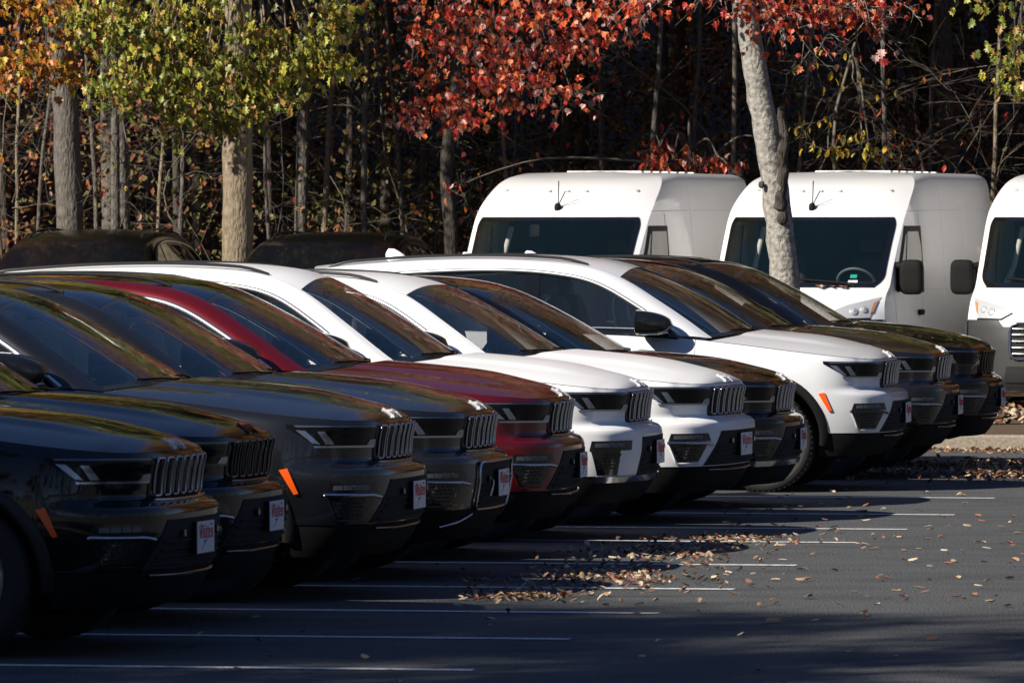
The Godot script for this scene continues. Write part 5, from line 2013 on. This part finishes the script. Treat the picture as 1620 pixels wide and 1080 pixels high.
# a tapered stem with wobble
func stem(mb: MB, path: PackedVector3Array, r0: float, r1: float, sides := 10, rough := 0.0) -> void:
	var fine := PackedVector3Array()
	var rad := []
	var a := []
	for p in path:
		a.append(p)
	var n := (path.size() - 1) * 5
	for i in n + 1:
		var f := float(i) / n
		fine.append(cat3(a, f * (path.size() - 1)) + Vector3(rng.randf_range(-1, 1), 0, rng.randf_range(-1, 1)) * rough)
		rad.append(lerpf(r0, r1, f) * (1.0 + rng.randf_range(-0.05, 0.05)))
	mb.tube(fine, rad, sides)


# twigs that fork
func twigs(mb: MB, p: Vector3, d: Vector3, length: float, r: float, depth: int, tips: Array, sag := 0.12) -> void:
	var path := PackedVector3Array([p])
	var rad := [r]
	var n := 4 if depth > 0 else 3
	var q := p
	for i in n:
		d = (d + Vector3(rng.randf_range(-1, 1), rng.randf_range(-1, 1), rng.randf_range(-1, 1)) * 0.28 + Vector3(0, -sag * 0.4, 0)).normalized()
		q += d * length / n
		path.append(q)
		rad.append(lerpf(r, r * 0.45, float(i + 1) / n))
		tips.append(q)
		if depth > 0 and i > 0:
			for k in (1 if i < n - 1 else 2):
				var e := (d + Vector3(rng.randf_range(-1, 1), rng.randf_range(-0.8, 0.8), rng.randf_range(-1, 1)) * 0.9).normalized()
				twigs(mb, q, e, length * rng.randf_range(0.45, 0.7), r * 0.5, depth - 1, tips, sag)
	mb.tube(path, rad, 4 if r > 0.01 else 3, false, false)


# a tree whose leaves are real leaves in given clumps [centre, radius, leaves]
func leafy_tree(called: String, label: String, trunk: PackedVector3Array, r0: float, r1: float, bark: Material, clumps: Array, leaf: String, size: float, palette: Array, group := "", single_leaves := 60) -> Node3D:
	var base: Vector3 = trunk[0]
	var o := thing(called, label, "tree", base, 0.0, group)
	var mb := MB.new()
	var tp := PackedVector3Array()
	for p in trunk:
		tp.append(p - base)
	stem(mb, tp, r0, r1, 14, 0.01)
	part("trunk", mb.commit(), bark, o)
	var at := []
	var cols := []
	var lm: Mesh = leaf_mesh(leaf)
	var from: Vector3 = tp[tp.size() - 1]
	var singles := 0
	for c in clumps:
		var cc: Vector3 = c[0] - base
		var b := MB.new()
		var start: Vector3 = tp[tp.size() - 2].lerp(from, rng.randf())
		var mid := start.lerp(cc, 0.6) + Vector3(0, 0.25, 0)
		stem(b, PackedVector3Array([start, mid, cc]), 0.022, 0.006, 5, 0.01)
		var tips := []
		for k in 5:
			var d := Vector3(rng.randf_range(-1, 1), rng.randf_range(-0.7, 0.5), rng.randf_range(-1, 1)).normalized()
			twigs(b, cc, d, c[1] * 1.0, 0.006, 1, tips)
		part("branch", b.commit(), bark, o)
		for k in c[2]:
			var p: Vector3
			if k % 3 == 0:
				p = tips[rng.randi() % tips.size()] + Vector3(rng.randf_range(-1, 1), rng.randf_range(-1, 0.4), rng.randf_range(-1, 1)) * 0.09
			else:
				var v := Vector3(rng.randfn(0, 0.55), rng.randfn(0, 0.26), rng.randfn(0, 0.5))
				p = cc + v * c[1]
			var t := leaf_transform(p, size * rng.randf_range(0.6, 1.25))
			if singles < single_leaves and k < 4:
				singles += 1
				var lf := part("leaf", lm, leaf_mat(palette), o)
				lf.transform = t
			else:
				at.append(t)
				cols.append(pick(palette))
	scatter("leaves", multi(lm, at, cols), M.leaf, o)
	return o


var leaf_mats := {}


func leaf_mat(palette: Array) -> Material:
	var c: Color = palette[rng.randi() % palette.size()]
	if not leaf_mats.has(c):
		var m := mat(c, 0.42)
		m.backlight_enabled = true
		m.backlight = Color(0.35, 0.35, 0.35)
		leaf_mats[c] = m
	return leaf_mats[c]


var crowns := {}


# a tall tree of the woods: trunk, a few limbs, a crown of sprays above the frame
func wood_tree(label: String, group: String, at: Vector3, height: float, r: float, low: float, spread: float, palette_name: String, bark: Material, lean := Vector2.ZERO, dense := 1.0) -> Node3D:
	var o := thing("tree", label, "tree", at, 0.0, group)
	var mb := MB.new()
	var tp := PackedVector3Array([Vector3(0, -0.1, 0), Vector3(lean.x * 0.25 + rng.randf_range(-0.08, 0.08), height * 0.25, lean.y * 0.25), Vector3(lean.x * 0.6 + rng.randf_range(-0.15, 0.15), height * 0.55, lean.y * 0.6), Vector3(lean.x, height * 0.95, lean.y)])
	stem(mb, tp, r, r * 0.25, 12, 0.012)
	for k in 7:
		var f := lerpf(low / height, 0.92, (k + rng.randf()) / 7.0)
		var p := cat3([tp[0], tp[1], tp[2], tp[3]], f * 3.0)
		var g := rng.randf_range(0, TAU)
		var d := Vector3(cos(g), rng.randf_range(0.1, 0.6), sin(g)).normalized()
		var l := spread * rng.randf_range(0.6, 1.0)
		stem(mb, PackedVector3Array([p, p + d * l * 0.5 + Vector3(0, 0.2, 0), p + d * l]), r * 0.28, 0.015, 6, 0.02)
	part("trunk", mb.commit(), bark, o)
	var key := palette_name + str(rng.randi() % 2)
	if not crowns.has(key):
		# unit crown: radius 1, height from 0 to 1
		var ts := []
		var cs := []
		var lumps := []
		for k in 26:
			var y := rng.randf()
			var w := sqrt(maxf(0.0, 1.0 - pow(absf(y - 0.42) / 0.62, 2)))
			var g := rng.randf_range(0, TAU)
			var q := sqrt(rng.randf()) * w
			lumps.append([Vector3(cos(g) * q, y, sin(g) * q), rng.randf_range(0.16, 0.30), rng.randf_range(0.7, 1.25), rng.randi()])
		var pal: Array = PALETTES[palette_name]
		for l in lumps:
			var base: Color = pal[l[3] % pal.size()]
			for k in 110:
				var v: Vector3 = Vector3(rng.randfn(0, 0.5), rng.randfn(0, 0.28), rng.randfn(0, 0.5)) * l[1]
				var b := Basis(Vector3(rng.randf_range(-1, 1), rng.randf_range(-1, 1), rng.randf_range(-1, 1)).normalized(), rng.randf_range(0, TAU))
				ts.append([b, l[0] + v])
				var k2: float = l[2] * rng.randf_range(0.75, 1.25)
				var c: Color = base if rng.randf() < 0.7 else pal[rng.randi() % pal.size()]
				cs.append(Color(c.r * k2, c.g * k2, c.b * k2))
		crowns[key] = [ts, cs]
	var src: Array = crowns[key]
	var hh := height - low
	var thin: int = 3 if spread < 3.5 and height < 20.0 else 1
	var ck := "%s_%d_%d" % [key, int(spread * 2), int(hh / 2)]
	if not crowns.has(ck):
		var at2 := []
		var tint := []
		for k in range(0, src[0].size(), thin):
			var t: Array = src[0][k]
			tint.append(src[1][k])
			var p: Vector3 = t[1]
			at2.append(Transform3D(t[0], Vector3(p.x * spread, low + (absf(p.y) if p.y < 0.0 else p.y) * hh, p.z * spread)))
		crowns[ck] = multi(M_spray, at2, tint)
	var c := scatter("crown", crowns[ck], M.leaf, o)
	c.rotation.y = rng.randf_range(0, TAU)
	return o


var M_spray: Mesh
const PALETTES := {
	"green": [Color(0.11, 0.15, 0.03), Color(0.15, 0.17, 0.03), Color(0.19, 0.17, 0.03), Color(0.08, 0.12, 0.03)],
	"rust": [Color(0.30, 0.10, 0.035), Color(0.24, 0.075, 0.03), Color(0.33, 0.14, 0.04), Color(0.17, 0.10, 0.035)],
	"gold": [Color(0.42, 0.25, 0.03), Color(0.36, 0.18, 0.03), Color(0.25, 0.19, 0.03), Color(0.42, 0.15, 0.03)],
	"brown": [Color(0.18, 0.11, 0.05), Color(0.22, 0.13, 0.055), Color(0.14, 0.10, 0.035), Color(0.26, 0.12, 0.05)],
	"red": [Color(0.36, 0.045, 0.02), Color(0.42, 0.09, 0.03), Color(0.28, 0.03, 0.025), Color(0.38, 0.14, 0.06)],
}
